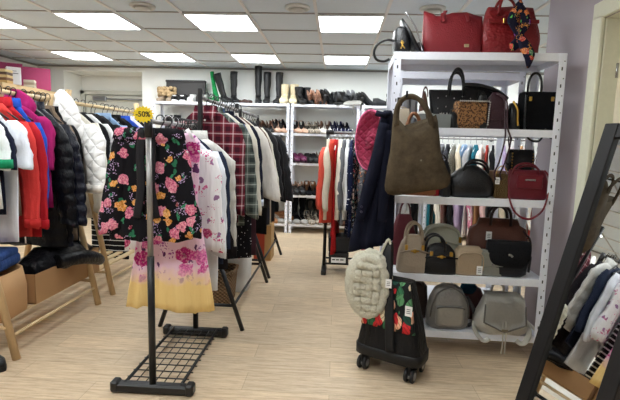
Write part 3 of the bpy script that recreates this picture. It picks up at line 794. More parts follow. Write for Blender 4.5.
L4(3.29, 'shirt', 'blue denim shirt behind the green plaid shirt', 'shirt', cloth((52, 76, 108)), w=.46, L=.74, sleeve='long', Ls=.56, out=.045, collar='shirt')
L4(3.38, 'cardigan', 'cream cardigan behind the blue denim shirt', 'cardigan', cloth((214, 208, 194)), w=.48, L=.74, sleeve='long', Ls=.66, out=.07)
L4(3.48, 'dress', 'long black dress with tiny white dots on the plaid shirt rack', 'dress', dots('white_dots', (22, 22, 28), (220, 220, 225), 42, .16), w=.45, L=1.12, flare=1.12, sleeve='long', Ls=.5)
L4(3.58, 'blazer', 'navy blazer with pale shirt cuffs on the plaid shirt rack', 'blazer', cloth((24, 28, 44)), w=.48, L=.76, sleeve='long', Ls=.62, out=.06, cuff=cloth((206, 214, 228)), collar='lapel')
L4(3.68, 'dress', 'long wine brown dress hanging below the navy blazer', 'dress', cloth((62, 36, 44)), w=.45, L=1.14, flare=1.1)
L4(3.78, 'coat', 'white coat with loose sleeves on the plaid shirt rack', 'coat', cloth((228, 222, 214)), w=.50, L=.86, sleeve='long', Ls=.60, r0=.075, r1=.07, out=.15, collar='lapel')
L4(3.88, 'cardigan', 'mocha cardigan edging the white coat', 'cardigan', cloth((112, 84, 72)), w=.49, L=.8, sleeve='long', Ls=.60, out=.13)
L4(3.97, 'blouse', 'ivory blouse behind the mocha cardigan', 'blouse', cloth((226, 220, 206)), w=.49, L=.72, sleeve='long', Ls=.58, out=.14)
L4(4.08, 'puffer_jacket', 'matte black padded jacket at the far end of the plaid shirt rack', 'jacket', puffer((26, 26, 29), .6), w=.52, L=.8, puff=.13, thick=.034, sleeve='long', Ls=.62, r0=.10, r1=.075, out=.11)
HL5 = 'clothes hanger on the rail nearest the shoe shelves'; HG5 = 'hangers on the rack nearest the shoe shelves'
for y, nm, lb, ct, c, kw in (
    (4.40, 'coat', 'long black coat on the rack nearest the shoe shelves', 'coat', (22, 22, 25), dict(L=1.08, sleeve='long', Ls=.62)),
    (4.55, 'coat', 'charcoal coat on the rack nearest the shoe shelves', 'coat', (52, 52, 58), dict(L=1.0, sleeve='long', Ls=.62)),
    (4.70, 'dress', 'beige dress on the rack nearest the shoe shelves', 'dress', (208, 196, 176), dict(L=1.0)),
    (4.86, 'jacket', 'black boucle jacket with wide sleeves near the shoe shelves', 'jacket', (20, 20, 22), dict(L=.8, sleeve='long', Ls=.7, out=.10, r0=.09, r1=.07)),
    (5.02, 'coat', 'dark grey coat near the shoe shelves behind the boucle jacket', 'coat', (40, 40, 46), dict(L=1.05, sleeve='long', Ls=.64, out=.10)),
    (5.18, 'puffer_jacket', 'black padded parka closest to the shoe shelves', 'jacket', (24, 24, 28), dict(L=.96, sleeve='long', Ls=.74, out=.13, r0=.10, r1=.08, puff=.14))):
    L4(y, nm, lb, ct, puffer(c, .55) if nm == 'puffer_jacket' else cloth(c), dx=.0, z=BZ - .04, lab=(HL5, HG5), w=.50, **kw)

# ---- rack across the aisle: garments side on to the camera
HL6 = 'clothes hanger on the rail behind the navy coat'; HG6 = 'hangers on the rail behind the navy coat'
MULTI = floral('multi_floral', (28, 26, 34), [(210, 90, 110), (226, 200, 190), (90, 130, 160), (226, 150, 80), (236, 220, 210)], (70, 110, 90), (220, 200, 200), 26, .75)
MULT2 = floral('grey_floral', (96, 96, 104), [(226, 200, 170), (180, 110, 70), (60, 60, 74), (226, 150, 90)], (60, 80, 70), (220, 210, 200), 28, .75)
CRW = [
    (-.09, 'cardigan', 'cream cardigan at the left end of the rail behind the navy coat', 'cardigan', cloth((222, 210, 190)), dict(L=.82, sleeve='long', Ls=.62)),
    (-.035, 'jacket', 'coral red leather jacket hanging beside the cream cardigan', 'jacket', leather((226, 84, 66), .55), dict(L=.84, sleeve='long', Ls=.6, w=.46)),
    (-.005, 'dress', 'long red dress with a tied bow reaching nearly to the floor', 'dress', cloth((166, 32, 34)), dict(L=1.16, w=.30, flare=1.4)),
    (.035, 'blouse', 'ivory blouse between the coral jacket and a grey top', 'blouse', cloth((232, 224, 208)), dict(L=.8, sleeve='long', Ls=.6)),
    (.075, 'top', 'mid grey top behind the ivory blouse', 'top', cloth((110, 110, 114)), dict(L=.86, sleeve='long', Ls=.6)),
    (.11, 'shirt', 'crisp white shirt between the grey top and the navy spotted blouse', 'shirt', cloth((236, 236, 236)), dict(L=.8, sleeve='long', Ls=.6)),
    (.15, 'blouse', 'navy spotted blouse on the rail behind the navy coat', 'blouse', dots('navy_dots', (30, 36, 66), (220, 220, 228), 36, .2), dict(L=.98, sleeve='long', Ls=.6)),
    (.20, 'dress', 'long dress with a dense pink and white flower print', 'dress', MULTI, dict(L=1.0, w=.44, flare=1.15)),
    (.265, 'blouse', 'grey and orange flower printed blouse under the pink hat', 'blouse', MULT2, dict(L=.74, sleeve='long', Ls=.6)),
    (.32, 'dress', 'dusty rose dress hanging low beside a black spotted skirt', 'dress', cloth((176, 104, 116)), dict(L=1.1, w=.4)),
    (.375, 'dress', 'black spotted dress hanging behind the navy coat', 'dress', dots('black_dots', (22, 22, 26), (230, 230, 230), 30, .18), dict(L=1.12, w=.42)),
    (.46, 'jacket', 'dark grey jacket on the rail beside the shelving post', 'jacket', cloth((58, 58, 66)), dict(L=.8, sleeve='long', Ls=.6)),
    (.56, 'dress', 'plum dress on the rail seen between handbags', 'dress', cloth((84, 36, 56)), dict(L=1.0)),
    (.68, 'shirt', 'pale grey shirt on the rail seen between handbags', 'shirt', cloth((206, 206, 210)), dict(L=.8, sleeve='long', Ls=.6)),
    (.82, 'coat', 'black coat at the right end of the rail behind the navy coat', 'coat', cloth((24, 24, 28)), dict(L=1.0, sleeve='long', Ls=.6))]
for x, nm, lb, ct, m, kw in CRW:
    kw = dict(dict(w=.44, bend=0.0), **kw); rz = PI / 2 - (.5 if 'coral red' in lb else .10) + jit(.08); zz = CZ - .06 - .013
    if 'bow' in lb:
        def bow(t, w, L, th):
            for s in (-1, 1):
                bm = nb(); lathe(bm, [(.004, 0), (.03, .03), (.036, .06), (.02, .085)], 10, (s * .01, -.04, -.78), M=Matrix.Rotation(s * PI / 2, 3, 'Y') ); part('bow', bm, cloth((172, 36, 38)), t)
        kw['extra'] = bow
    garment(nm, lb, ct, m, (x, CY + jit(.01), zz), rz, thick=.034 if 'coral' in lb else .022, **kw)
    hanger(('white ' if x < .25 else 'black ') + HL6, HG6, (x, CY, CZ + .003), rz, .07, 'white' if x < .25 else 'black')
# ---- wall rails on the right, far back
WG = [('blush pink', (226, 190, 190)), ('white', (236, 236, 236)), ('black', (26, 26, 30)), ('teal', (40, 120, 140)), ('cream', (228, 214, 190)), ('grey', (150, 150, 156)), ('rose', (206, 120, 150)), ('navy', (36, 44, 74)),
      ('ivory', (240, 232, 220)), ('sky blue', (150, 180, 214)), ('charcoal', (60, 60, 66)), ('tan', (190, 150, 110)), ('lilac', (188, 170, 206)), ('brick red', (170, 64, 56)), ('silver grey', (190, 192, 198)), ('dark olive', (80, 84, 60))]
for row, (z, nm) in enumerate(((1.46, 'upper'), (.80, 'lower'))):
    for i in range(20):
        cn, c = WG[(i * 5 + row * 3) % 16]; x = 1.44 + i * .08
        kinds = ['shirt', 'dress', 'blouse', 'top']; k = kinds[(i + row) % 4]
        pat = stripes('wallstripe%d' % i, c, (235, 235, 235), .03, .4, 0) if (i + row) % 5 == 3 else cloth(c)
        g = garment(k, '%s %s%s, %s from the left on the %s wall rail' % ('striped ' if (i + row) % 5 == 3 else 'plain', cn, ' ' + k, ORD[i], nm), k, pat, (x, WY, z - .08), PI / 2 - .5 + jit(.2), w=.40, L=(.6 if k == 'dress' else .55) if row == 0 else .66, sleeve='long' if k in ('shirt', 'blouse') else None, Ls=.42, fold=.014)
        hanger('white plastic hanger on the %s wall rail' % nm, 'hangers on the %s wall rail' % nm, (x, WY, z + .003), PI / 2 - .5, .075, 'white')
# ------------------------------------------------------------------ bags
def bagbody(prof, p=4.0, n=32, ywarp=0.0, seed=1, lump=0.0):
    bm = nb(); r = random.Random(seed); ph = r.uniform(0, 6); rings = []
    for q in prof:
        z, hx, hy = q[:3]; cx = q[3] if len(q) > 3 else 0; cy = q[4] if len(q) > 4 else 0
        ring = sup(cx, cy, z, hx, hy, n, p)
        if lump:
            for v in ring: v.y += lump * sn(v.x * 40 + ph + z * 30) * (1 if v.y < cy else -1); v.z += lump * .6 * sn(v.x * 25 + ph)
        rings.append(ring)
    loft(bm, rings); return bm
def handle(parent, mat, x0, x1, z0, h, y, r=.006, p=.8, y1=None, name='handle'):
    bm = nb(); tube(bm, arc(x0, x1, z0, h, y, 16, p, y1), r, 8); return part(name, bm, mat, parent)
def rings_of(parent, xs, z, y, mat=None):
    for x in xs:
        bm = nb(); tube(bm, [(x + .011 * cs(2 * PI * i / 10), y, z + .011 * sn(2 * PI * i / 10)) for i in range(11)], .0025, 6, False); part('ring', bm, mat or GOLD(), parent)
def bag(name, label, cat, u, v, z, rz=0.0, loc=None):
    return thing(name, label, cat, loc or hb(u, v, z), HR + rz)
z5 = 1.9; z4 = 1.45; z3 = 1.02; z2 = .52; z1 = .15
U = lambda x: (x - HX)          # world x on the shelving front to u
# --- top of the shelving
RED = leather((116, 22, 30), .5); RED2 = leather((124, 24, 28), .45, 60, .6)
t = bag('tote_bag', 'smooth red leather tote with a small metal plate on top of the shelving', 'handbag', .365, .15, z5)
def wave_top(bm):
    for v in bm.verts:
        if v.co.z > .2: v.co.z += .014 * sn(v.co.x * 22 + .5) + (.01 if v.co.x < -.12 else 0)
bm = bagbody([(0, .17, .065), (.01, .185, .072), (.12, .192, .06), (.22, .19, .03), (.255, .19, .012), (.25, .18, .006), (.16, .17, .004)], 5, 48); wave_top(bm); part('body', bm, RED, t)
bm = nb(); box(bm, (.085, -.068, .055), (.03, .006, .018), .002); part('plate', bm, plain((196, 176, 140), .3, .8), t)
for y in (-.045, .04):
    bm = nb(); tube(bm, [(-.075, y * .9, .20), (-.06, y, .26), (-.05, y - .004, .255)], .011, 8, flat=(.3, (0, 1, 0))); part('handle_tab', bm, RED, t)
for x in (-.072, .083):
    bm = nb(); box(bm, (x, -.05, .225), (.022, .008, .05), .003, Matrix.Rotation(-.35, 3, 'Y')); lathe(bm, [(.004, 0), (.003, .004)], 8, (x + .004, -.054, .232), M=Matrix.Rotation(PI / 2, 3, 'X')); part('handle_tab', bm, RED, t)
t = bag('handbag', 'large red leather handbag with buckled belt and a scarf knotted on it', 'handbag', .715, .17, z5, .05)
part('body', bagbody([(0, .165, .08), (.012, .182, .09), (.13, .182, .085), (.22, .165, .06), (.30, .15, .035), (.335, .14, .02), (.325, .12, .01)], 4, 40, lump=.004), RED2, t)
bm = nb(); box(bm, (0, -.075, .225), (.31, .012, .026), .003); part('belt', bm, RED2, t)
for x in (-.06, .0, .07):
    bm = nb(); box(bm, (x, -.084, .226), (.012, .006, .034), .002); part('buckle', bm, GOLD(), t)
bm = nb(); box(bm, (-.012, -.088, .215), (.026, .01, .028), .004); part('lock', bm, GOLD(), t)
handle(t, RED2, -.085, .055, .27, .15, -.05, .009); handle(t, RED2, -.085, .055, .27, .14, .04, .009)
for s in (-1, 1):
    bm = nb(); tube(bm, [(s * .165, -.02, .02), (s * .178, -.03, .12), (s * .155, -.02, .23), (s * .14, 0, .30)], .012, 8); part('side_fold', bm, RED2, t)
SCARF = floral('silk_scarf', (24, 24, 44), [(214, 120, 50), (196, 70, 50), (120, 60, 150), (60, 130, 90)], (80, 150, 70), (224, 150, 70), 22, .8)
sc = tag(bpy.data.objects.new('scarf', None), 'silky patterned scarf knotted round the handle of the large red handbag', 'scarf'); COL.objects.link(sc); sc.location = hb(.73, .055, z5 + .29); sc.rotation_euler = (0, 0, HR)
bm = nb(); tube(bm, [(0, 0, 0), (-.022, -.012, -.05), (-.035, -.02, -.10), (-.012, -.022, -.16), (.0, -.024, -.20), (-.018, -.022, -.245), (-.03, -.02, -.27)], [.012, .03, .036, .02, .018, .03, .012], 12, flat=(.35, (0, 1, 0))); part('tail', bm, SCARF, sc)
bm = nb(); tube(bm, [(.006, 0, 0), (.028, -.018, -.06), (.034, -.024, -.12), (.008, -.035, -.18), (.03, -.06, -.25), (.05, -.085, -.31), (.048, -.088, -.385)], [.012, .026, .032, .02, .036, .034, .006], 12, flat=(.35, (0, 1, 0))); part('tail', bm, SCARF, sc)
bm = nb(); lathe(bm, [(.006, -.02), (.02, -.01), (.022, .005), (.008, .018)], 14); part('knot', bm, SCARF, sc)
# black bag lying on its side with its handle hanging over the corner
BLE = leather((20, 20, 22), .32); NUB = leather((22, 22, 27), .45)
t = bag('handbag', 'black handbag with a gold charm leaning over the left corner of the shelving top', 'handbag', .06, .14, z5)
bm = nb(); R = Matrix.Rotation(-.14, 3, 'Y')
b0 = bagbody([(0, .045, .10), (.01, .05, .11), (.08, .05, .10), (.15, .036, .085), (.165, .02, .07)], 4, 32); bmesh.ops.rotate(b0, cent=(0, 0, 0), matrix=R, verts=b0.verts); part('body', b0, BLE, t)
b0 = bagbody([(0, .014, .085), (.01, .016, .095), (.16, .014, .08), (.24, .008, .05)], 4, 28); bmesh.ops.rotate(b0, cent=(0, 0, 0), matrix=Matrix.Rotation(-.5, 3, 'Y'), verts=b0.verts); bmesh.ops.translate(b0, verts=b0.verts, vec=(.10, -.02, 0)); part('flap', b0, BLE, t)
bm = nb(); tube(bm, [(.11, -.12, .01), (.07, -.12, .13), (.01, -.11, .225), (.0, -.10, .235), (.02, -.09, .22)], .0045, 6); part('zip', bm, STEEL(), t)
bm = nb(); tube(bm, [(-.045, -.06, .075), (-.10, -.062, .085), (-.155, -.062, .06), (-.178, -.062, .01), (-.16, -.062, -.035), (-.115, -.06, -.045), (-.08, -.06, -.03)], .008, 8); part('handle', bm, BLE, t)
bm = nb(); tube(bm, [(-.015, -.118, .07), (-.012, -.125, .04), (-.02, -.125, .02)], .004, 6); tube(bm, [(-.012, -.125, .04), (.004, -.126, .022)], .003, 6); box(bm, (-.012, -.126, .055), (.02, .006, .012), .003); part('charm', bm, GOLD(), t)
t = bag('pouch', 'small black pouch squeezed against the left side of the red tote', 'handbag', .16, .13, z5, 0); part('body', bagbody([(0, .03, .07), (.01, .034, .075), (.05, .03, .06), (.075, .012, .04)], 3, 24), BLE, t)

# --- second shelf from the top: clutter and black bags
for i, (u, v, w2, lab) in enumerate(((.115, .24, 'left', 'left of the two grey mugs at the back of the upper shelf'), (.165, .25, 'right', 'right of the two grey mugs at the back of the upper shelf'))):
    t = bag('mug', 'silvery mug, ' + lab, 'mug', u, v, z4)
    bm = nb(); lathe(bm, [(.026, 0), (.028, .005), (.028, .19), (.03, .20), (.026, .198), (.024, .02)], 20, cap1=True); part('body', bm, plain((160, 164, 170), .3, .6), t)
t = bag('shoulder_bag', 'glossy brown bag peeking up behind the suede bag on the upper shelf', 'handbag', .20, .20, z4); part('body', bagbody([(0, .05, .05), (.01, .055, .055), (.12, .045, .045), (.18, .02, .03), (.20, .008, .015)], 2.5, 24), leather((92, 58, 44), .3), t)
handle(t, leather((92, 58, 44), .3), -.02, .03, .17, .05, -.02, .006)
t = bag('pouch', 'beige pouch at the left end of the upper shelf behind the suede bag', 'handbag', .08, .13, z4); part('body', bagbody([(0, .055, .035), (.008, .06, .04), (.08, .055, .03), (.12, .045, .012)], 3, 24), leather((186, 172, 150), .5), t); handle(t, leather((186, 172, 150), .5), -.03, .03, .11, .02, 0, .004)
t = bag('storage_box', 'open grey cardboard box at the front of the upper shelf', 'box', .235, .055, z4)
bm = nb()
for c, s in (((0, 0, .003), (.20, .095, .006)), ((0, -.046, .033), (.20, .004, .066)), ((0, .046, .033), (.20, .004, .066)), ((-.098, 0, .033), (.004, .095, .066)), ((.098, 0, .033), (.004, .095, .066))): box(bm, c, s)
part('body', bm, plain((120, 124, 122), .8), t)
t = thing('hat', 'cream brimmed cap lying tilted in the grey box', 'hat', hb(.215, .055, z4 + .045), HR, rx=.5, ry=.35)
bm = nb(); lathe(bm, [(.09, 0), (.092, .004), (.06, .012), (.055, .04), (.035, .055), (.004, .06)], 24); bmesh.ops.scale(bm, vec=(1, .42, 1), verts=bm.verts); part('crown', bm, cloth((206, 204, 196)), t)
bm = nb(); lathe(bm, [(.064, .010), (.063, .02), (.059, .022)], 24, cap0=False, cap1=False); bmesh.ops.scale(bm, vec=(1, .42, 1), verts=bm.verts); part('hat_band', bm, cloth((150, 150, 146)), t)
QB = leather((22, 22, 25), .45)
t = bag('tote_bag', 'wide black studded tote with raised handles at the back of the upper shelf', 'handbag', .395, .22, z4)
part('body', bagbody([(0, .15, .05), (.01, .16, .056), (.10, .18, .045), (.19, .20, .02), (.205, .20, .01)], 4.5, 40), QB, t)
bm = nb()
for i in range(5):
    for k in range(3): lathe(bm, [(.006, 0), (.004, .005)], 8, (-.13 + i * .065, -.052 + .012 * k, .05 + .055 * k + .01 * (i % 2)), M=Matrix.Rotation(PI / 2, 3, 'X'))
part('studs', bm, STEEL(), t)['kind'] = 'stuff'
handle(t, QB, -.035, .075, .17, .14, -.02, .010, .6); handle(t, QB, -.035, .085, .17, .13, .03, .009, .6)
t = bag('shoulder_bag', 'slouchy black bag with slanting flap right of the raised black handles', 'handbag', .575, .24, z4, -.15); part('body', bagbody([(0, .10, .05), (.01, .11, .055), (.13, .11, .045), (.20, .10, .02, -.02), (.215, .09, .01, -.03)], 4, 32, lump=.005), BLE, t)
bm = nb(); tube(bm, [(-.12, -.05, .22), (-.03, -.058, .215), (.07, -.058, .19), (.14, -.05, .15)], .012, 8); part('handle', bm, BLE, t)
t = bag('shoulder_bag', 'small leopard print flap bag with a chain edge on the upper shelf', 'handbag', .45, .075, z4, .04)
part('body', bagbody([(0, .075, .04), (.01, .08, .045), (.10, .085, .035), (.15, .08, .02), (.16, .07, .008)], 4, 32), leopard(), t)
bm = nb(); box(bm, (.01, -.045, .085), (.16, .012, .13), .005); part('flap', bm, leopard(), t)
bm = nb()
for i in range(26):
    q = i / 25
    p = (-.06 + .16 * min(1, q * 1.7), -.054, .155) if q < .58 else (.10 - .012 * (q - .58), -.054, .155 - (q - .58) / .42 * .13)
    bmesh.ops.create_icosphere(bm, subdivisions=1, radius=.006, matrix=Matrix.Translation(p))
part('chain_edge', bm, plain((170, 166, 160), .3, .8), t)
t = bag('pouch', 'black leather pouch left of the leopard print bag', 'handbag', .365, .06, z4); part('body', bagbody([(0, .02, .035), (.008, .024, .04), (.06, .022, .03), (.085, .014, .01)], 3, 20), BLE, t); handle(t, BLE, -.012, .012, .08, .02, 0, .003)
t = bag('shoulder_bag', 'black bag standing right against the leopard print bag', 'handbag', .56, .09, z4); part('body', bagbody([(0, .028, .06), (.01, .032, .065), (.12, .03, .05), (.165, .018, .03)], 3, 24), BLE, t); handle(t, BLE, -.015, .015, .15, .03, 0, .004)
t = bag('wristlet_bag', 'small black bag with ribbed white pattern in front of the studded tote', 'handbag', .345, .11, z4); part('body', bagbody([(0, .04, .02), (.006, .043, .024), (.07, .04, .018), (.1, .03, .006)], 3, 24), dots('scale_print', (36, 34, 34), (170, 166, 160), 90, .4), t)
WINE = leather((52, 26, 34), .4)
t = bag('shoulder_bag', 'dark wine flap bag with long straps hanging over the shelf edge', 'handbag', .635, .085, z4, -.06)
part('body', bagbody([(0, .075, .045), (.01, .08, .05), (.10, .075, .04), (.16, .05, .02), (.19, .02, .008)], 4, 32), WINE, t)
bm = nb(); box(bm, (0, -.055, .075), (.09, .006, .06), .004); part('pocket', bm, WINE, t)
for x0, x1 in ((.045, .075), (.06, .115)):
    bm = nb(); tube(bm, [(x0 - .05, -.03, .18), (x0, -.05, .15), (x0 + .01, -.06, .06), (x0 + .012, -.085, .004), (x1 - .02, -.098, -.06), (x1 - .045, -.09, -.17), (x1 - .065, -.07, -.225), (x1 - .05, -.06, -.26)], .0055, 6, flat=(.5, (0, 1, 0))); part('strap', bm, WINE, t)
t = bag('shoulder_bag', 'narrow black bag with gold chain trim left of the tall black bag', 'handbag', .735, .11, z4); part('body', bagbody([(0, .03, .06), (.01, .034, .065), (.10, .03, .05), (.135, .016, .03)], 3, 24), BLE, t)
bm = nb(); tube(bm, [(-.02, -.055, .14), (0, -.07, .10), (.005, -.07, .05), (.012, -.066, .02)], .006, 6); part('chain', bm, GOLD(), t)
t = bag('handbag', 'tall boxy black suede bag with one raised handle at the right of the upper shelf', 'handbag', .845, .12, z4, -.05)
part('body', bagbody([(0, .085, .055), (.012, .095, .062), (.12, .10, .06), (.20, .098, .055), (.21, .095, .05)], 7, 36), suede((18, 18, 20)), t)
handle(t, BLE, -.075, .0, .19, .12, -.045, .007, .55); 
bm = nb(); tube(bm, [(-.085, -.06, .19), (-.09, -.075, .10), (-.085, -.085, .0), (-.06, -.093, -.05), (-.01, -.093, -.062), (.015, -.09, -.03), (.03, -.075, .005), (.05, -.085, -.035), (.085, -.092, -.045), (.10, -.085, -.01), (.095, -.07, .06), (.095, -.06, .19)], .0055, 6); part('strap', bm, BLE, t)
bm = nb()
for x in (-.06, .06): box(bm, (x, -.062, .17), (.016, .006, .024), .002)
part('buckle', bm, GOLD(), t)

# --- third shelf from the top
t = bag('shoulder_bag', 'bright red handbag poking out under the suede bag', 'handbag', .155, .12, z3); part('body', bagbody([(0, .09, .05), (.01, .098, .055), (.07, .095, .045), (.105, .08, .02)], 4, 28), leather((168, 26, 36), .35), t); handle(t, leather((168, 26, 36), .35), -.05, .05, .1, .05, 0, .005)
t = bag('handbag', 'upright black bag pressed between the red bag and the big black hobo', 'handbag', .25, .12, z3); part('body', bagbody([(0, .03, .08), (.01, .034, .085), (.15, .03, .065), (.21, .012, .03)], 3.5, 28), BLE, t)
handle(t, BLE, -.07, .005, .18, .06, -.03, .006)
t = bag('cosmetic_case', 'pale grey rolled fabric case behind the black bags on the middle shelf', 'case', .22, .27, z3); part('body', bagbody([(0, .05, .04), (.01, .055, .045), (.15, .055, .045), (.18, .045, .035)], 3, 24), cloth((170, 172, 170)), t); handle(t, cloth((170, 172, 170)), -.03, .03, .17, .03, 0, .005)
t = bag('hobo_bag', 'big rounded black leather bag in the centre of the middle shelf', 'handbag', .40, .12, z3, .05)
part('body', bagbody([(0, .12, .07), (.015, .148, .09), (.07, .155, .095), (.12, .135, .085), (.16, .095, .06), (.185, .055, .035), (.195, .03, .02)], 2.8, 36, lump=.003), BLE, t)
handle(t, BLE, -.06, .10, .15, .08, -.045, .008, .7); handle(t, BLE, -.04, .12, .14, .07, .04, .008, .7)
price_tag(t, (.145, -.095, .11))
t = bag('clutch_bag', 'small quilted bronze gold bag beside the big black bag', 'handbag', .575, .085, z3, 0); part('body', bagbody([(0, .058, .03), (.008, .064, .035), (.07, .062, .028), (.12, .056, .012), (.13, .05, .006)], 4, 28), quilted('bronze_quilt', (112, 88, 52), .022, .35, .8, .5), t)
bm = nb(); tube(bm, arc(-.05, .05, .12, .05, 0), .003, 6); part('chain', bm, GOLD(), t)
BUR = leather((108, 24, 38), .38)
t = bag('handbag', 'burgundy handbag with a long strap looping over the shelf edge', 'handbag', .765, .10, z3, -.05)
part('body', bagbody([(0, .125, .06), (.012, .138, .068), (.09, .14, .06), (.14, .125, .035), (.155, .115, .015)], 4, 36), BUR, t)
bm = nb(); box(bm, (0, -.072, .095), (.17, .01, .075), .006); fl = part('flap', bm, BUR, t)
bm = nb(); box(bm, (.0, -.079, .105), (.07, .005, .008), .002); part('clasp', bm, STEEL(), fl)
bm = nb(); tube(bm, [(-.13, -.04, .15), (-.14, -.08, .06), (-.125, -.105, -.02), (-.08, -.115, -.075), (.0, -.115, -.095), (.08, -.11, -.05), (.115, -.09, .03), (.125, -.06, .12), (.10, -.04, .155)], .006, 8); part('strap', bm, BUR, t)
handle(t, BUR, -.11, .06, .13, .06, -.05, .006, .7); handle(t, BUR, -.06, .10, .13, .045, .03, .006, .7)
t = bag('shoulder_bag', 'black bag with gold studded sides lying on top of the burgundy handbag', 'handbag', .70, .17, z3 + .165, .12)
t2 = bag('storage_box', 'flat tan box under the gold studded black bag', 'box', .66, .27, z3); bm = nb(); box(bm, (0, 0, .08), (.26, .10, .16), .004); part('body', bm, plain((150, 120, 96), .7), t2); bm = nb(); box(bm, (0, 0, .162), (.264, .104, .006), .002); part('lid', bm, plain((150, 120, 96), .7), t2)
t.location = hb(.70, .25, z3 + .166)
part('body', bagbody([(0, .10, .035), (.008, .105, .04), (.07, .105, .036), (.125, .10, .02), (.13, .09, .01)], 6, 32), BLE, t)
bm = nb()
for s in (-1, 1):
    for i in range(6): lathe(bm, [(.006, 0), (.003, .005)], 8, (s * .085, -.038, .015 + i * .018), M=Matrix.Rotation(PI / 2, 3, 'X'))
part('studs', bm, GOLD(), t)['kind'] = 'stuff'
bm = nb(); tube(bm, [(-.09, 0, .12), (-.125, -.03, .2), (-.10, -.04, .25), (-.12, -.05, .15), (-.14, -.04, .06), (-.10, -.03, .04)], .005, 6); part('strap', bm, BLE, t)

# --- fourth shelf from the top: dome bags
OLD = leather((96, 34, 46), .5)
t = bag('handbag', 'wine red bag with tapering top at the left back of the dome bag shelf', 'handbag', .125, .26, z2); part('body', bagbody([(0, .115, .05), (.012, .125, .055), (.15, .115, .05), (.25, .07, .03), (.28, .055, .015)], 4, 32), OLD, t); handle(t, OLD, -.04, .05, .26, .09, 0, .008)
def dome(label, u, v, w2, d2, h, mat, rz=0, hh=.13, hw=.055, hmat=None, clasp=GOLD, gap=.0):
    t = bag('handbag', label, 'handbag', u, v, z2, rz)
    part('body', bagbody([(0, w2 * .97, d2 * .9), (.012, w2, d2), (h * .35, w2 * .98, d2 * .95), (h * .6, w2 * .9, d2 * .8), (h * .8, w2 * .74, d2 * .6), (h * .93, w2 * .54, d2 * .38), (h, w2 * .3, d2 * .15)], 3.2, 36), mat, t)
    for y in (-d2 * .55, d2 * .5): handle(t, hmat or mat, gap - hw, gap + hw, h * .72, hh, y, .0065, .65)
    bm = nb(); tube(bm, [(-w2 * .9, -d2 * .9, h * .55), (0, -d2 * .93, h * .66), (w2 * .9, -d2 * .9, h * .55)], .004, 6); part('piping', bm, mat, t)
    if clasp:
        for x in (-hw, hw): bm = nb(); box(bm, (x, -d2 * .78, h * .68), (.016, .014, .03), .003); part('handle_ring', bm, clasp(), t)
        bm = nb(); lathe(bm, [(.012, 0), (.012, .006), (.006, .009)], 14, (0, -d2 * .86, h * .6), M=Matrix.Rotation(PI / 2, 3, 'X')); box(bm, (0, -d2 * .9, h * .6), (.045, .006, .01), .002); part('clasp', bm, clasp(), t)
    return t
dome('beige dome handbag with two tall handles at the left front of its shelf', .145, .075, .088, .052, .20, leather((166, 150, 130), .5), .06, .12, .045)
dome('pale sage domed handbag behind the black and beige dome bags', .315, .23, .135, .065, .225, leather((176, 178, 164), .5), 0, .055, .10)
dome('black dome handbag with gold hardware in front of the pale sage bag', .285, .07, .092, .05, .18, BLE, .04, .10, .05, gap=-.03)
t = bag('handbag', 'wide brown leather holdall with two dark handles and a white tag', 'handbag', .655, .25, z2, 0)
BRN = leather((92, 54, 42), .42)
part('body', bagbody([(0, .155, .07), (.012, .17, .078), (.16, .178, .07), (.25, .165, .045), (.27, .13, .02), (.31, .115, .012)], 4, 40), BRN, t)
BRD = leather((48, 30, 28), .4)
handle(t, BRD, -.055, .065, .27, .12, -.035, .009, .55); handle(t, BRD, -.055, .065, .27, .11, .03, .009, .55)
price_tag(t, (-.075, -.083, .215), s=1.2)
bm = nb(); tube(bm, [(.13, -.03, .25), (.175, -.055, .2), (.185, -.06, .12), (.175, -.06, .05)], .007, 6); part('strap', bm, BRD, t)
t = bag('camera_bag', 'sand coloured soft camera bag with curved front seam', 'handbag', .475, .075, z2, .04)
SAND = leather((168, 148, 122), .55)
part('body', bagbody([(0, .078, .04), (.012, .088, .048), (.09, .09, .048), (.125, .08, .04), (.145, .06, .02)], 4.5, 36), SAND, t)
bm = nb(); tube(bm, [(-.075, -.045, .05), (-.07, -.05, .10), (-.04, -.05, .118), (.04, -.05, .118), (.072, -.05, .095), (.078, -.045, .03)], .004, 6); part('piping', bm, SAND, t)
t = bag('crossbody_bag', 'small grey flap bag between the sand camera bag and the black saddle bag', 'handbag', .598, .07, z2, -.03)
GRY = leather((134, 134, 124), .5)
part('body', bagbody([(0, .052, .03), (.01, .057, .036), (.10, .057, .034), (.125, .05, .02)], 5, 32), GRY, t)
bm = nb(); box(bm, (0, -.036, .085), (.112, .01, .075), .005); fl = part('flap', bm, GRY, t)
bm = nb(); lathe(bm, [(.005, 0), (.005, .004)], 10, (0, -.042, .06), M=Matrix.Rotation(PI / 2, 3, 'X')); part('stud', bm, STEEL(), fl)
bm = nb(); tube(bm, [(.05, -.01, .12), (.07, -.035, .09), (.075, -.045, .115), (.09, -.05, .105)], .006, 6); part('strap', bm, GRY, t)
price_tag(t, (-.062, -.045, .03))
t = bag('saddle_bag', 'black saddle bag with pierced flap at the right end of the dome bag shelf', 'handbag', .735, .08, z2, -.06)
part('body', bagbody([(0, .08, .035), (.015, .105, .048), (.08, .112, .048), (.15, .11, .03), (.175, .105, .012)], 3.2, 36), NUB, t)
bm = nb(); rings = []
for i in range(8):
    q = i / 7; z = .178 - .13 * q; rings.append(sup(0, -.030 - .022 * sn(PI * min(1, q * .8)), z, .113 * (1 - .35 * q ** 3), .008, 28, 4))
loft(bm, rings); fl = part('flap', bm, dots('pierced', (22, 22, 25), (4, 4, 5), 90, .3), t)
bm = nb(); tube(bm, [(.10, -.01, .16), (.115, -.03, .10), (.108, -.035, .03)], .007, 6); part('strap', bm, NUB, t)

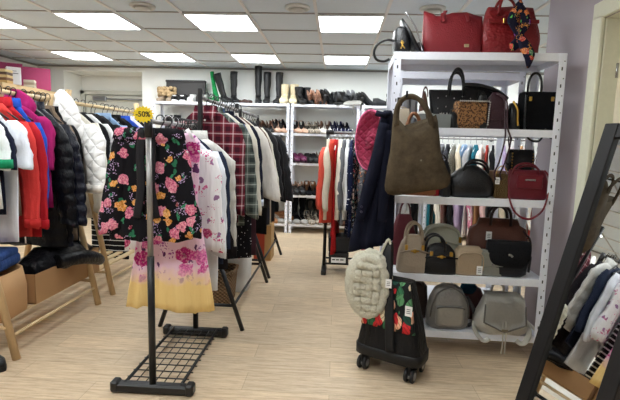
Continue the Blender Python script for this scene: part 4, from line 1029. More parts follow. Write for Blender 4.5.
# --- bottom shelf: backpacks
SIL = leather((148, 146, 141), .33, 70, .35, .35); SIL2 = leather((196, 193, 185), .36, 70, .3, .25)
t = bag('backpack', 'pewter metallic backpack with front zip pocket on the bottom shelf', 'backpack', .30, .10, z1, .05)
part('body', bagbody([(0, .105, .06), (.015, .125, .07), (.10, .125, .07), (.19, .108, .06), (.25, .08, .045), (.275, .045, .02)], 3.4, 40), SIL, t)
bm = nb(); rings = [sup(0, -.062, z, hx, .026, 28, 3.5) for z, hx in ((.03, .07), (.04, .085), (.10, .088), (.145, .082), (.155, .07))]; loft(bm, rings); pk = part('front_pocket', bm, leather((166, 164, 158), .3, 70, .3, .35), t)
bm = nb(); tube(bm, arc(-.082, .082, .143, .012, -.09), .004, 6); part('zip', bm, leather((96, 94, 90), .5), pk)
bm = nb(); tube(bm, [(-.115, -.06, .08), (-.105, -.065, .17), (-.07, -.052, .235), (0, -.04, .262), (.07, -.052, .235), (.105, -.065, .17), (.115, -.06, .08)], .005, 6); part('zip', bm, leather((96, 94, 90), .5), t)
handle(t, SIL, -.03, .03, .26, .03, .02, .006)
bm = nb(); tube(bm, [(.12, .02, .19), (.16, .0, .12), (.17, -.02, .05), (.13, -.01, .01)], .012, 6, flat=(.4, (0, 1, 0))); part('shoulder_strap', bm, leather((60, 60, 62), .5), t)
t = bag('backpack', 'pale silver drawstring backpack with a flap overhanging the bottom shelf', 'backpack', .655, .075, z1, -.06)
part('body', bagbody([(-.0, .12, .075), (.02, .15, .09), (.08, .15, .09), (.15, .122, .08), (.21, .10, .065), (.235, .09, .05)], 3.0, 40, lump=.005), SIL2, t)
bm = nb(); rings = []
for i in range(10):
    q = i / 9; a = PI * .5 * min(1, q * 2.2)
    y = lerp(.06, -.098, min(1, q * 2.2)) if q < .45 else -.098 - .012 * sn((q - .45) * 3); z = .238 + .012 * sn(PI * min(1, q * 2.2)) if q < .45 else .238 - .15 * (q - .45) / .55
    wv = .098 * (1 if q < .7 else 1 - .0 * q)
    row = []
    for k in range(13):
        x = -wv + 2 * wv * k / 12; zz = z - (.05 * (1 - abs(x) / wv) * max(0, (q - .6) / .4) if True else 0)
        row.append(Vector((x * (1 + .12 * q), y, zz)))
    rings.append(row)
vt = [[bm.verts.new(p) for p in r] for r in rings]
for a, b2 in zip(vt, vt[1:]):
    for k in range(12): f = bm.faces.new((a[k], a[k + 1], b2[k + 1], b2[k])); f.smooth = True
ge = bmesh.ops.solidify(bm, geom=list(bm.faces), thickness=.006)
fl = part('flap', bm, SIL2, t)
bm = nb(); tube(bm, [(-.108, -.102, .20), (-.112, -.118, .10), (-.108, -.120, .088), (-.055, -.121, .063), (0, -.121, .040), (.055, -.121, .063), (.108, -.120, .088), (.112, -.118, .10), (.108, -.102, .20)], .0045, 6); part('piping', bm, leather((104, 100, 94), .5), fl)
bm = nb(); box(bm, (0, -.126, .05), (.034, .006, .016), .002); part('clasp', bm, plain((150, 140, 120), .3, .8), fl)
for s in (-1, 1):
    bm = nb(); tube(bm, [(s * .005, -.10, .13), (s * .009, -.118, .05), (s * .007, -.125, -.04), (s * .01, -.12, -.10)], .0035, 6); part('drawstring', bm, SIL2, t)
    bm = nb(); tube(bm, [(s * .13, .0, .07), (s * .15, -.05, .03), (s * .13, -.09, -.015), (s * .10, -.10, -.035), (s * .075, -.09, -.02)], .016, 8, flat=(.35, (0, 1, 0))); part('shoulder_strap', bm, SIL2, t)
handle(t, SIL2, -.05, .02, .235, .065, .03, .007, .6)
DKB = leather((58, 42, 36), .45)
t = bag('handbag', 'dark brown slouchy bag lying behind the pewter backpack', 'handbag', .13, .25, z1, .1); part('body', bagbody([(0, .10, .06), (.015, .12, .07), (.12, .12, .06), (.20, .11, .04), (.22, .08, .015)], 3.5, 32, lump=.005), DKB, t); handle(t, DKB, -.07, .07, .19, .05, -.03, .012)
t = bag('handbag', 'black and brown striped duffel at the left back of the bottom shelf', 'handbag', .16, .09, z1, 0); part('body', bagbody([(0, .06, .05), (.01, .07, .055), (.10, .07, .05), (.17, .045, .02)], 3.5, 28), leather((40, 40, 40), .5), t); handle(t, leather((40, 40, 40), .5), -.04, .04, .15, .05, 0, .008)
t = bag('coin_purse', 'round teal blue furry purse between the two backpacks', 'purse', .50, .28, z1 + .17, 0)
bm = nb(); lathe(bm, [(.01, 0), (.038, .012), (.052, .045), (.045, .08), (.015, .1)], 20); part('body', bm, fur((30, 74, 96)), t); handle(t, GOLD(), -.02, .02, .095, .015, 0, .004, name='clasp')
t = bag('storage_box', 'navy blue box at the back of the bottom shelf between the backpacks', 'box', .50, .28, z1, 0); bm = nb(); box(bm, (0, 0, .083), (.17, .14, .165), .004); part('body', bm, cloth((30, 40, 78)), t); bm = nb(); box(bm, (0, 0, .166), (.174, .144, .006), .002); part('lid', bm, cloth((30, 40, 78)), t)
t = bag('wallet', 'dark red brown purse lying at the back left of the silver drawstring backpack', 'purse', .64, .29, z1, 0); part('body', bagbody([(0, .07, .05), (.01, .08, .055), (.16, .08, .05), (.21, .06, .03), (.225, .02, .01)], 3, 28), leather((70, 30, 34), .4), t); handle(t, leather((70, 30, 34), .4), -.04, .04, .2, .03, 0, .006)

# --- things hung on the left front post of the handbag shelving
hk = thing('bag_hook', 'black hook clipped high on the left front post of the handbag shelving', 'hook', (.37, 2.838, 1.60))
bm = nb(); box(bm, (0, 0, 0), (.03, .018, .05), .003); part('plate', bm, BLACKM(), hk)
bm = nb(); tube(bm, [(0, -.005, .01), (0, -.10, .0), (0, -.27, .0), (0, -.285, .03)], .006, 8); part('hook', bm, BLACKM(), hk)
SU = suede((76, 66, 52))
t = thing('hobo_bag', 'large taupe suede hobo bag hanging by its handles on the front of the shelving', 'handbag', (.462, 2.60, 1.085), HR - .05)
prof = [(-.01, .13, .02, 0), (0, .165, .04, 0), (.02, .18, .055, 0), (.05, .182, .062, -.002), (.13, .164, .062, -.010), (.22, .14, .052, -.022), (.29, .124, .04, -.032), (.34, .115, .028, -.036)]
bm = bagbody(prof, 3.2, 40, lump=.007)
for v in bm.verts:
    if v.co.z < .06: v.co.z += .03 * (v.co.x / .17) + .0
    if v.co.z > .28: v.co.z += .07 * max(0, (abs(v.co.x + .036) - .03) / .07)
part('body', bm, SU, t)
for y, dx in ((-.03, 0), (.025, .015)):
    bm = nb(); tube(bm, [(-.135, y, .36), (-.138, y, .42), (-.128, y, .475), (-.10, y, .51), (-.062, y, .522), (-.022 + dx, y, .505), (.015 + dx, y, .46), (.045, y, .41), (.06, y, .35)], [.018, .016, .014, .013, .013, .013, .014, .016, .018], 10, flat=(.55, (0, 1, 0))); part('handle', bm, SU, t)
t = thing('hobo_bag', 'tan leather bag whose base shows under the taupe suede hobo', 'handbag', (.452, 2.715, 1.045), HR - .05)
TAN = leather((132, 84, 52), .5)
part('body', bagbody([(0, .12, .018), (.01, .14, .022), (.12, .13, .022), (.25, .09, .02), (.32, .06, .014)], 3.4, 32), TAN, t)
bm = nb(); tube(bm, [(-.05, 0, .31), (-.045, 0, .42), (-.02, 0, .475), (.01, 0, .46), (.03, 0, .40), (.045, 0, .31)], .011, 8); part('handle', bm, TAN, t)
# navy coat hung from a hook on the post
NAVY = cloth((19, 21, 36), .1)
t = thing('coat', 'long navy coat bunched on a hook at the left side of the handbag shelving', 'coat', (.235, 2.765, .72), .2)
bm = nb(); rings = []
for i in range(22):
    q = i / 21; z = .82 * (1 - q); hx = interp([(0, .02), (.05, .04), (.15, .05), (.4, .07), (.7, .105), (1, .135)], q); hyy = interp([(0, .02), (.06, .035), (.2, .05), (1, .075)], q)
    cx = lerp(.06, -.02, q ** 1.4); ring = sup(cx, 0, z, hx, hyy, 36, 2.2)
    for v in ring:
        a = math.atan2(v.y, v.x - cx); k = .012 * q + .004
        v.x += k * cs(a * 7 + .8) * cs(a); v.y += k * 1.4 * cs(a * 7 + .8) * sn(a)
        if i == 21: v.z += .03 * (v.x - cx) / .12
    rings.append(ring)
loft(bm, rings); part('body', bm, NAVY, t)
bm = nb(); tube(bm, [(.03, -.045, .74), (.0, -.06, .57), (-.05, -.068, .38), (-.09, -.065, .22), (-.10, -.055, .17)], [.03, .042, .04, .034, .03], 12, flat=(.7, (0, 1, 0))); part('sleeve', bm, NAVY, t)
bm = nb(); tube(bm, [(.05, -.055, .70), (.045, -.075, .5), (.035, -.085, .3), (.03, -.085, .16)], [.026, .036, .034, .03], 12, flat=(.6, (0, 1, 0))); part('sleeve', bm, NAVY, t)
bm = nb(); tube(bm, [(-.02, -.03, .80), (.02, -.05, .79), (.06, -.03, .80)], .018, 8); part('collar', bm, NAVY, t)
bm = nb()
for k in range(2): lathe(bm, [(.008, 0), (.008, .004)], 10, (-.10, -.088, .22 + .03 * k), M=Matrix.Rotation(PI / 2, 3, 'X'))
part('cuff_button', bm, plain((40, 40, 60), .4), t)
hk = thing('hat_hook', 'black hook on the side of the shelving holding the magenta hat', 'hook', (.318, 3.03, 1.42))
bm = nb(); box(bm, (0, 0, 0), (.012, .03, .05), .003); part('plate', bm, BLACKM(), hk)
bm = nb(); tube(bm, [(-.004, 0, 0), (-.06, -.02, .0), (-.075, -.024, .015)], .005, 8); part('hook', bm, BLACKM(), hk)
# magenta hat on the side of the shelving
t = thing('hat', 'wide magenta sun hat hanging on edge behind the navy coat', 'hat', (.225, 2.98, 1.365), 0)
MG = quilted('magenta_hat', (136, 28, 60), .05, .7, .5); Mh = Matrix.Rotation(-PI / 2 + .28, 3, 'Y') @ Matrix.Rotation(.0, 3, 'X')
Mh = Matrix.Rotation(.42, 3, 'Z') @ Matrix.Rotation(-PI / 2, 3, 'Y')
def ripl(bm, k):
    for v in bm.verts: v.co.y += k * sn(v.co.z * 40) * .5
bm = nb(); lathe(bm, [(.003, .02), (.05, .025), (.075, .0), (.085, -.03)], 28, M=Mh, cap1=False); part('crown', bm, MG, t)
bm = nb(); lathe(bm, [(.085, -.03), (.12, -.022), (.155, .0), (.185, .028), (.188, .022), (.155, -.008), (.12, -.03), (.084, -.036)], 36, M=Mh, cap0=False, cap1=False); part('brim', bm, MG, t)
bm = nb(); lathe(bm, [(.183, .025), (.195, .03), (.196, .02), (.184, .016)], 36, M=Mh, cap0=False, cap1=False); part('brim_edge', bm, cloth((226, 110, 150)), t, 'lighter pink rolled brim edge')
# cream fur bag
CF = fur((240, 230, 210), 90)
t = thing('fur_bag', 'chunky cream fur bag with a price tag hanging below the navy coat', 'handbag', (.215, 2.60, .52), -.25)
def puffs(pts, r, sq=(1, 1, 1)):
    bm = nb()
    for p in pts: bmesh.ops.create_uvsphere(bm, u_segments=12, v_segments=8, radius=r, matrix=Matrix.Translation(p) @ Matrix.Diagonal((*sq, 1)))
    for f in bm.faces: f.smooth = True
    return bm
bm = nb(); rings = []
for i in range(15):
    q = i / 14; a = PI * q; rings.append(sup(0, 0, .215 * cs(a) * -1 * -1, max(.01, .128 * sn(a) ** .7), max(.008, .06 * sn(a) ** .6), 24, 2.2))
loft(bm, rings); part('body', bm, CF, t)
def roll(pts, r, bulges, closed=False):
    bm = nb(); m = len(pts) - 1
    rr = [r * (.80 + .24 * abs(sn(PI * bulges * i / m)) ** .6) * (1 if closed else min(1, .35 + 6 * min(i / m, 1 - i / m))) for i in range(m + 1)]
    tube(bm, pts, rr, 12, not closed); return bm
part('rim', roll([(.110 * cs(2 * PI * i / 96), -.045, .185 * sn(2 * PI * i / 96)) for i in range(97)], .033, 19, True), CF, t)
for k, z in enumerate((-.135, -.09, -.045, 0, .045, .09, .135)):
    hw = .10 * math.sqrt(max(.05, 1 - (z / .19) ** 2))
    part('fur_roll', roll([(-hw + 2 * hw * i / 30, -.058 + .004 * sn(i), z + .018 * (i / 30 - .5) * (1 if k % 2 else -1)) for i in range(31)], .028, 3), CF, t)
for a0, a1, rx in ((.56, 1.42, .135), (-.02, .62, .118)):
    part('fur_roll', roll([(rx * cs(PI * lerp(a0, a1, i / 40)), .012, .205 * sn(PI * lerp(a0, a1, i / 40))) for i in range(41)], .034, 9), CF, t)
bm = nb(); tube(bm, [(.06, .02, .19), (.08, .03, .25), (.105, .045, .30), (.12, .04, .25), (.10, .02, .17)], .008, 6); part('strap', bm, CF, t)
t.scale = (.9, .9, .9)
price_tag(t, (.135, -.085, .045), s=1.35)
# trolley bag
t = thing('trolley_bag', 'black wheeled trolley bag with tropical leaf print pocket below the fur bag', 'trolley bag', (.365, 2.60, 0), -.50)
NYL = puffer((21, 21, 23), .5)
bm = bagbody([(.095, .165, .085), (.105, .178, .095), (.15, .178, .098), (.17, .174, .095), (.32, .148, .08), (.46, .115, .06), (.53, .10, .045)], 4.5, 40); part('body', bm, NYL, t)
bm = nb(); loft(bm, [sup(0, 0, z, a, b2, 40, 4.5) for z, a, b2 in ((.088, .172, .092), (.092, .184, .102), (.145, .184, .104), (.15, .176, .098))]); part('base', bm, plain((16, 16, 18), .5), t)
TROP = tropical()
bm = nb(); rings = []
for i in range(8):
    q = i / 7; z = .27 + .26 * q; rings.append(sup(.0, lerp(-.079, -.044, q), z, lerp(.148, .095, q), .014, 32, 5))
loft(bm, rings); part('front_pocket', bm, TROP, t)
for x0, x1, y in ((-.02, .02, -.105),):
    bm = nb(); tube(bm, [(.03, -.106, .155), (.018, -.10, .30), (0, -.078, .46), (-.02, -.06, .56), (-.04, -.03, .67), (-.05, .0, .72), (-.055, .03, .68), (-.06, .05, .58), (-.06, .052, .48)], .025, 8, flat=(.25, (0, 1, 0))); part('strap', bm, plain((18, 18, 20), .7), t)
bm = nb(); tube(bm, [(-.10, -.09, .155), (-.11, -.085, .30), (-.10, -.06, .48)], .012, 8, flat=(.3, (0, 1, 0))); part('webbing', bm, plain((18, 18, 20), .7), t)
for sx in (-1, 1):
    for sy in (-1, 1):
        bm = nb(); Mw = Matrix.Rotation(PI / 2, 3, 'Y')
        for dx in (-.016, .016): lathe(bm, [(.012, -.008), (.034, -.008), (.037, -.004), (.037, .004), (.034, .008), (.012, .008)], 20, (sx * .13 + dx, sy * .07, .037), M=Mw)
        wl = part('wheel', bm, plain((24, 24, 26), .5), t)
        bm = nb(); lathe(bm, [(.016, -.026), (.02, -.026), (.02, .026), (.016, .026)], 16, (sx * .13, sy * .07, .037), M=Mw); part('hub', bm, plain((150, 150, 152), .4, .5), wl)
        bm = nb(); box(bm, (sx * .13, sy * .07, .07), (.014, .04, .06), .004); part('wheel_fork', bm, plain((18, 18, 20), .5), t)
price_tag(t, (.115, -.10, .40), s=1.3); price_tag(t, (-.035, -.098, .42), s=1.2); t.scale = (1.12, 1.12, 1.06)
# ------------------------------------------------------------------ sizes of the bags on the handbag shelving
BAG_SIZE = {
    'smooth red leather': (0.365, 0.365, 0.275),
    'large red leather handbag': (0.715, 0.36, 0.305),
    'glossy brown bag': (0.225, 0.070, 0.257),
    'open grey cardboard': (0.266, 0.191, 0.088),
    'wide black studded': (0.414, 0.316, 0.282),
    'small leopard': (0.480, 0.189, 0.183),
    'slouchy black bag': (0.603, 0.241, 0.302),
    'dark wine flap': (0.642, 0.139, 0.244),
    'narrow black': (0.759, 0.075, 0.177),
    'tall boxy': (0.909, 0.212, 0.251),
    'black bag standing right': (0.566, 0.059, 0.222),
    'black leather pouch': (0.385, 0.065, 0.109),
    'bright red handbag': (0.267, 0.173, 0.116),
    'upright black': (0.368, 0.073, 0.251),
    'big rounded': (0.531, 0.299, 0.220),
    'small quilted': (0.715, 0.089, 0.169),
    'burgundy handbag': (0.872, 0.250, 0.200),
    'black bag with gold studded': (0.879, 0.172, 0.157),
    'wine red bag': (0.145, 0.199, 0.412),
    'pale sage': (0.398, 0.296, 0.342),
    'beige dome': (0.189, 0.207, 0.284),
    'black dome': (0.359, 0.229, 0.228),
    'wide brown': (0.770, 0.389, 0.409),
    'sand coloured': (0.544, 0.189, 0.212),
    'small grey flap': (0.684, 0.145, 0.192),
    'black saddle': (0.783, 0.263, 0.267),
    'pewter': (0.436, 0.268, 0.332),
    'pale silver': (0.770, 0.336, 0.288),
    'dark brown slouchy': (0.246, 0.168, 0.290),
    'round teal': (0.614, 0.111, 0.101),
}
SHELF_Z = [z1, z2, z3, z4, z5]
for o in [q for q in bpy.data.objects if q.parent is None and 'label' in q]:
    for k, (u, wid, hgt) in BAG_SIZE.items():
        if not o['label'].startswith(k): continue
        body = [c for c in o.children if c.name.split('.')[0] == 'body'][0]
        pts = [v.co for v in body.data.vertices]
        bw = max(p.x for p in pts) - min(p.x for p in pts); bh = max(p.z for p in pts)
        allz = max(v.co.z for c in o.children if c.name.split('.')[0] not in ('strap',) for v in c.data.vertices)
        lv = min(range(5), key=lambda i: abs(SHELF_Z[i] - o.location.z) if o.location.z >= SHELF_Z[i] - .01 else 9)
        f = {4: 1.0, 3: .93, 2: .92, 1: .86, 0: .86}[lv]
        sx, sz = wid / bw, hgt * f / bh
        if lv < 4: sz = min(sz, (SHELF_Z[lv + 1] - .055 - o.location.z) / allz)
        sx = max(.6, min(1.7, sx)); sz = max(.7, min(1.5, sz)); sy = max(.85, min(1.2, (sx + sz) / 2))
        p = Vector(o.location) - Vector((HX, HY, 0)); v = -p.x * sn(HR) + p.y * cs(HR); v = -sn(HR) * p.x + cs(HR) * p.y
        o.location = hb(u, v, o.location.z); o.scale = (sx, sy, sz)
# ------------------------------------------------------------------ shoes
SHM = {}
def foot_rings(L, Hh, kind):
    W = [(0, .022), (.06, .03), (.25, .031), (.5, .033), (.72, .043), (.86, .038), (.95, .024), (1, .008)]
    rings = []
    for i in range(15):
        s = i / 14; y = L / 2 - L * s; h = Hh * (1 - sstep((s - .08) / .6)) if Hh else 0
        w = interp(W, s); opn = s < .62 and kind in ('pump', 'flat', 'sandal')
        u = interp([(0, .055), (.12, .05), (.35, .032), (.6, .032), (.72, .042), (.88, .034), (1, .014)], s)
        if kind in ('boot', 'ankle', 'sneaker', 'loafer'): u = interp([(0, .075), (.3, .078), (.5, .062), (.72, .048), (.88, .038), (1, .018)], s)
        p = [(-w, u), (-w * 1.04, u * .5), (-w * .85, 0), (0, -.001), (w * .85, 0), (w * 1.04, u * .5), (w, u)]
        if opn: p += [(w * .85, u * .96), (w * .72, .009), (0, .007), (-w * .72, .009), (-w * .85, u * .96)]
        else: p += [(w * .8, u * 1.1), (w * .45, u * 1.25), (0, u * 1.3), (-w * .45, u * 1.25), (-w * .8, u * 1.1)]
        rings.append([Vector((a, y, b + h)) for a, b in p])
    return rings
def shoe_meshes(kind, mat, mat2, L, Hh, shaft):
    key = (kind, mat.name, mat2.name, L, Hh, shaft)
    if key in SHM: return SHM[key]
    out = []
    base = .018 if kind in ('sneaker', 'boot', 'loafer') and Hh < .03 else .004
    bm = nb(); R = foot_rings(L, Hh, kind)
    for r in R:
        for v in r: v.z += base
    loft(bm, R)
    if kind == 'sneaker':
        loft(bm, [sup(0, L * .22, base + z, .033 * k, .05 * k, 16, 2.2) for z, k in ((.05, 1), (.088, .98), (.095, .9), (.07, .75))])
    out.append(('upper', mesh_of('upper', bm, mat), None))
    if shaft:
        bm = nb(); z0 = Hh + base + .045
        rr = [(0, .036, .052), (.18, .034, .044), (.5, .042, .05), (1.0, .047, .056)]
        rings = []
        for i in range(9):
            q = i / 8; a = interp([(x[0], x[1]) for x in rr], q); b = interp([(x[0], x[2]) for x in rr], q)
            wob = .0025 * sn(q * 14) * (1 if shaft > .2 else .4)
            rings.append(sup(wob, L * .24 + (.01 * q), z0 + shaft * q, a, b, 18, 2.1))
        rings.append(sup(0, L * .24 + .01, z0 + shaft * .995, .04, .048, 18, 2.1)); rings.append(sup(0, L * .24 + .01, z0 + shaft * .8, .038, .046, 18, 2.1))
        loft(bm, rings); out.append(('shaft', mesh_of('shaft', bm, mat), None))
    if base > .01:
        bm = nb(); W = [(0, .026), (.06, .034), (.25, .034), (.5, .035), (.72, .046), (.86, .041), (.95, .027), (1, .008)]
        loft(bm, [[Vector((-interp(W, i / 12), L / 2 + .004 - (L + .008) * i / 12, .0)), Vector((interp(W, i / 12), L / 2 + .004 - (L + .008) * i / 12, 0)), Vector((interp(W, i / 12), L / 2 + .004 - (L + .008) * i / 12, base + .008)), Vector((-interp(W, i / 12), L / 2 + .004 - (L + .008) * i / 12, base + .008))] for i in range(13)], smooth=False)
        out.append(('sole', mesh_of('sole', bm, mat2), None))
    if Hh >= .03:
        bm = nb(); thin = .35 if kind == 'pump' and Hh > .06 else .85
        loft(bm, [sup(0, L / 2 - .028 + .006 * (1 - k), z, .026 * lerp(1, thin, 1 - k), .026 * lerp(1, thin, 1 - k), 12, 3) for z, k in ((0, 0), (Hh * .4, .15), (Hh * .8, .7), (Hh + .008, 1))])
        out.append(('heel', mesh_of('heel', bm, mat2), None))
    if kind == 'sandal':
        bm = nb(); tube(bm, [(-.032, L * .28, Hh + .03), (-.03, L * .34, Hh + .09), (0, L * .26, Hh + .1), (.03, L * .34, Hh + .09), (.032, L * .28, Hh + .03)], .005, 6); out.append(('ankle_strap', mesh_of('ankle_strap', bm, mat), None))
    if kind == 'sneaker' or kind == 'ankle':
        bm = nb()
        for i in range(4): y = -L * .02 - i * .016 + .02; box(bm, (0, y, base + Hh * .4 + .078 - i * .006), (.034, .005, .006))
        out.append(('laces', mesh_of('laces', bm, mat2), None))
    SHM[key] = out; return out
COUNT = {}
def shoe(kind, c, c2, desc, cat, x, y, z, rz=0.0, place='', L=.24, Hh=0.0, shaft=0.0, rough=.4, rx=0.0, ry=0.0, group=None, matf=None, big=1.0):
    m = (matf or leather)(c) if not callable(c) else c(); m2 = plain(c2, .5)
    k = COUNT.get((desc, place), 0)
    t = thing({'pump': 'high_heel_shoe', 'flat': 'flat_shoe', 'sandal': 'sandal', 'boot': 'tall_boot', 'ankle': 'ankle_boot', 'sneaker': 'sneaker', 'loafer': 'loafer'}[kind], desc + (', ' + place if place else ''), cat, (x, y, z), rz, group, rx, ry)
    for nme, me, _ in shoe_meshes(kind, m, m2, L, Hh, shaft): part(nme, me, None, t)
    t.scale = (big, big, 1.0 + (big - 1) * (.4 if shaft > .3 else 1))
    return t
def pair(kind, c, c2, desc, cat, x, y, z, rz=0.0, gap=.095, where='', **k):
    for s, nm in ((-1, 'left'), (1, 'right')):
        dx, dy = s * gap / 2 * cs(rz), s * gap / 2 * sn(rz)
        shoe(kind, c, c2, desc, cat, x + dx, y + dy, z, rz + jit(.06), place='%s one %s' % (nm, where), **k)
TOP, YS = 1.897, 6.80
# top shelf, left to right
bm = nb(); FURC = fur((196, 168, 128), 70)
for s, nm in ((-1, 'left'), (1, 'right')):
    t = thing('fur_boot', 'shaggy tan fur topped boot, %s one, at the left end of the shoe shelf' % nm, 'boot', (-2.60 + s * .065, YS, TOP), s * .12, 'pair of fur topped boots')
    for n_, me, _ in shoe_meshes('ankle', leather((150, 132, 112)), plain((90, 76, 62), .6), .24, .02, .06): part(n_, me, None, t)
    pp = []
    for i in range(30):
        a = rnd.uniform(0, 2 * PI); pp.append((.055 * cs(a), .055 + .06 * sn(a), .15 + rnd.uniform(-.05, .06)))
    part('fur_trim', puffs(pp, .034, (1, 1, .9)), FURC, t)
t = thing('shoe_box', 'large dark grey lidless box standing behind the sandals on top of the shoe shelf', 'box', (-2.33, 6.93, TOP), 0)
bm = nb(); box(bm, (0, 0, .165), (.60, .06, .33), .006); part('body', bm, plain((66, 64, 64), .7), t)
bm = nb(); box(bm, (0, -.006, .325), (.61, .075, .03), .004); part('lid', bm, plain((58, 56, 56), .7), t)
def slide(x, nm):
    t = thing('sandal', 'chunky black sandal with white sole, %s one in front of the grey box' % nm, 'sandal', (x, YS, TOP), jit(.05), 'pair of black chunky sandals')
    bm = nb(); loft(bm, [sup(0, 0, z, .055, .12, 24, 2.6) for z in (0, .03)]); part('sole', bm, plain((236, 236, 236), .6), t)
    for y, zz in ((-.06, .10), (.05, .13)):
        bm = nb(); rings = []
        for yy in (-.035, -.03, .03, .035):
            rings.append([Vector(((.056 - (.0 if abs(yy) < .034 else .006)) * cs(PI * i / 10), y + yy, .025 + (zz - .03) * sn(PI * i / 10))) for i in range(11)] + [Vector((.046 * cs(PI - PI * i / 10), y + yy, .025 + (zz - .045) * sn(PI - PI * i / 10))) for i in range(11)])
        loft(bm, rings); part('strap', bm, leather((24, 24, 26), .5), t)
    bm = nb(); box(bm, (0, -.095, .09), (.05, .004, .014)); part('strap_patch', bm, plain((220, 220, 220), .6), t)
slide(-2.435, 'left'); slide(-2.315, 'right')
pair('sneaker', (228, 228, 226), (210, 200, 184), 'white high top trainer', 'sneaker', -2.12, YS, TOP, 0, .17, 'right of the black sandals', L=.25, shaft=.06)
EM = (34, 128, 70)
shoe('pump', EM, EM, 'emerald green stiletto lying on its side', 'shoe', -1.985, 6.76, TOP + .03, 1.2, 'left of the upright green one', Hh=.10, ry=PI / 2 * .9, matf=suede)
t = thing('tall_boot', 'emerald green slim boot standing upright beside the green stiletto', 'boot', (-1.87, 6.82, TOP), -.2)
bm = nb(); tube(bm, [(.04, 0, .03), (.035, 0, .10), (.0, 0, .26), (-.035, 0, .46)], [.045, .042, .03, .028], 12); part('shaft', bm, suede(EM), t)
bm = nb(); loft(bm, foot_rings(.24, .05, 'boot')); part('upper', bm, suede(EM), t)
bm = nb(); lathe(bm, [(.012, 0), (.02, .05)], 10, (0, .09, 0)); part('heel', bm, suede(EM), t)
BK, BK2 = (22, 22, 24), (30, 28, 28)
KN = dict(L=.27, Hh=.03, big=1.2)
shoe('boot', BK, BK2, 'black knee boot leaning to the left', 'boot', -1.66, 6.78, TOP, .5, 'left of the upright black buckle boot', shaft=.34, ry=-.30, **KN)
shoe('boot', BK, BK2, 'black buckled knee boot', 'boot', -1.55, 6.80, TOP, .4, 'standing between the leaning boot and the brown flats', shaft=.36, **KN)
pair('flat', (64, 40, 34), BK, 'black and brown flat shoe', 'shoe', -1.39, 6.76, TOP, .9, .08, 'left of the tall black boots')
shoe('boot', BK, BK2, 'tallest glossy black riding boot', 'boot', -1.20, 6.82, TOP, .2, 'nearly touching the ceiling grid', shaft=.47, **KN)
shoe('boot', BK, BK2, 'black riding boot with loose pull strap', 'boot', -1.07, 6.80, TOP, .1, 'right beside the tallest boot', shaft=.36, **KN)
shoe('boot', BK, BK2, 'black riding boot standing alone', 'boot', -.905, 6.80, TOP, -.1, 'left of the cream boots', shaft=.36, **KN)
pair('ankle', (226, 212, 178), (214, 198, 160), 'cream lace-up ankle boot', 'boot', -.74, 6.80, TOP, 0, .14, 'in the middle of the top shoe shelf', shaft=.13, Hh=.03, L=.25, big=1.45)
t = thing('shoe_box', 'black shoe box standing behind the black ankle boots', 'box', (-.46, 6.92, TOP), 0); bm = nb(); box(bm, (0, 0, .1), (.28, .07, .2), .004); part('body', bm, plain((34, 36, 42), .7), t); bm = nb(); box(bm, (0, -.004, .19), (.285, .078, .03), .003); part('lid', bm, plain((38, 40, 46), .7), t)
pair('ankle', BK, BK2, 'black heeled ankle boot', 'boot', -.50, 6.76, TOP, .5, .13, 'in front of the black shoe box', shaft=.10, Hh=.05, big=1.3)
pair('pump', (176, 132, 108), (120, 84, 66), 'tan high heel', 'shoe', -.31, 6.78, TOP, 2.6, .09, 'right of the black shoe box', Hh=.09, big=1.4)
pair('pump', BK, BK2, 'black pointed high heel', 'shoe', -.13, 6.78, TOP, 2.2, .09, 'beside the tan heels on the top shelf', Hh=.10, big=1.4)
pair('sneaker', (30, 30, 32), (40, 40, 40), 'black trainer tipped forward', 'sneaker', .06, 6.78, TOP, 2.3, .10, 'left of the silver clutch', L=.26, Hh=.02, shaft=.05, big=1.4)
t = thing('clutch_bag', 'silver grey clutch lying over the front edge of the top shoe shelf', 'handbag', (.20, 6.66, TOP + .035), -.2, rx=.45); bm = nb(); box(bm, (0, 0, 0), (.26, .15, .022), .008); part('body', bm, leather((150, 148, 142), .4), t); bm = nb(); tube(bm, [(.02, -.07, 0), (.03, -.11, -.02), (.02, -.14, -.08), (.03, -.145, -.12)], .004, 6); part('strap', bm, leather((150, 148, 142), .4), t)
pair('pump', (110, 112, 116), BK, 'grey metallic high heel', 'shoe', .22, 6.86, TOP, 2.5, .09, 'behind the silver clutch', Hh=.10, big=1.4)
for i, (x, d) in enumerate(((.42, 'left'), (.56, 'middle'), (.70, 'right'))):
    shoe('boot', BK, BK2, 'black boot lying flat on the top shoe shelf, %s of three' % d, 'boot', x, 6.80, TOP + .05, PI / 2, '', shaft=.26, rx=0, ry=0.0) if False else None
pair('pump', BK, BK2, 'black court shoe with slim heel', 'shoe', .43, 6.78, TOP, 2.0, .09, 'on top of the rightmost unit', Hh=.08, big=1.4)
pair('loafer', (36, 36, 40), BK, 'dark flat loafer', 'shoe', .62, 6.78, TOP, 1.4, .09, 'right of the slim heels on the top shelf')
pair('ankle', BK, BK2, 'black ankle boot half behind the shelving post', 'boot', .82, 6.78, TOP, .4, .12, 'on the top shelf', shaft=.1, Hh=.04)
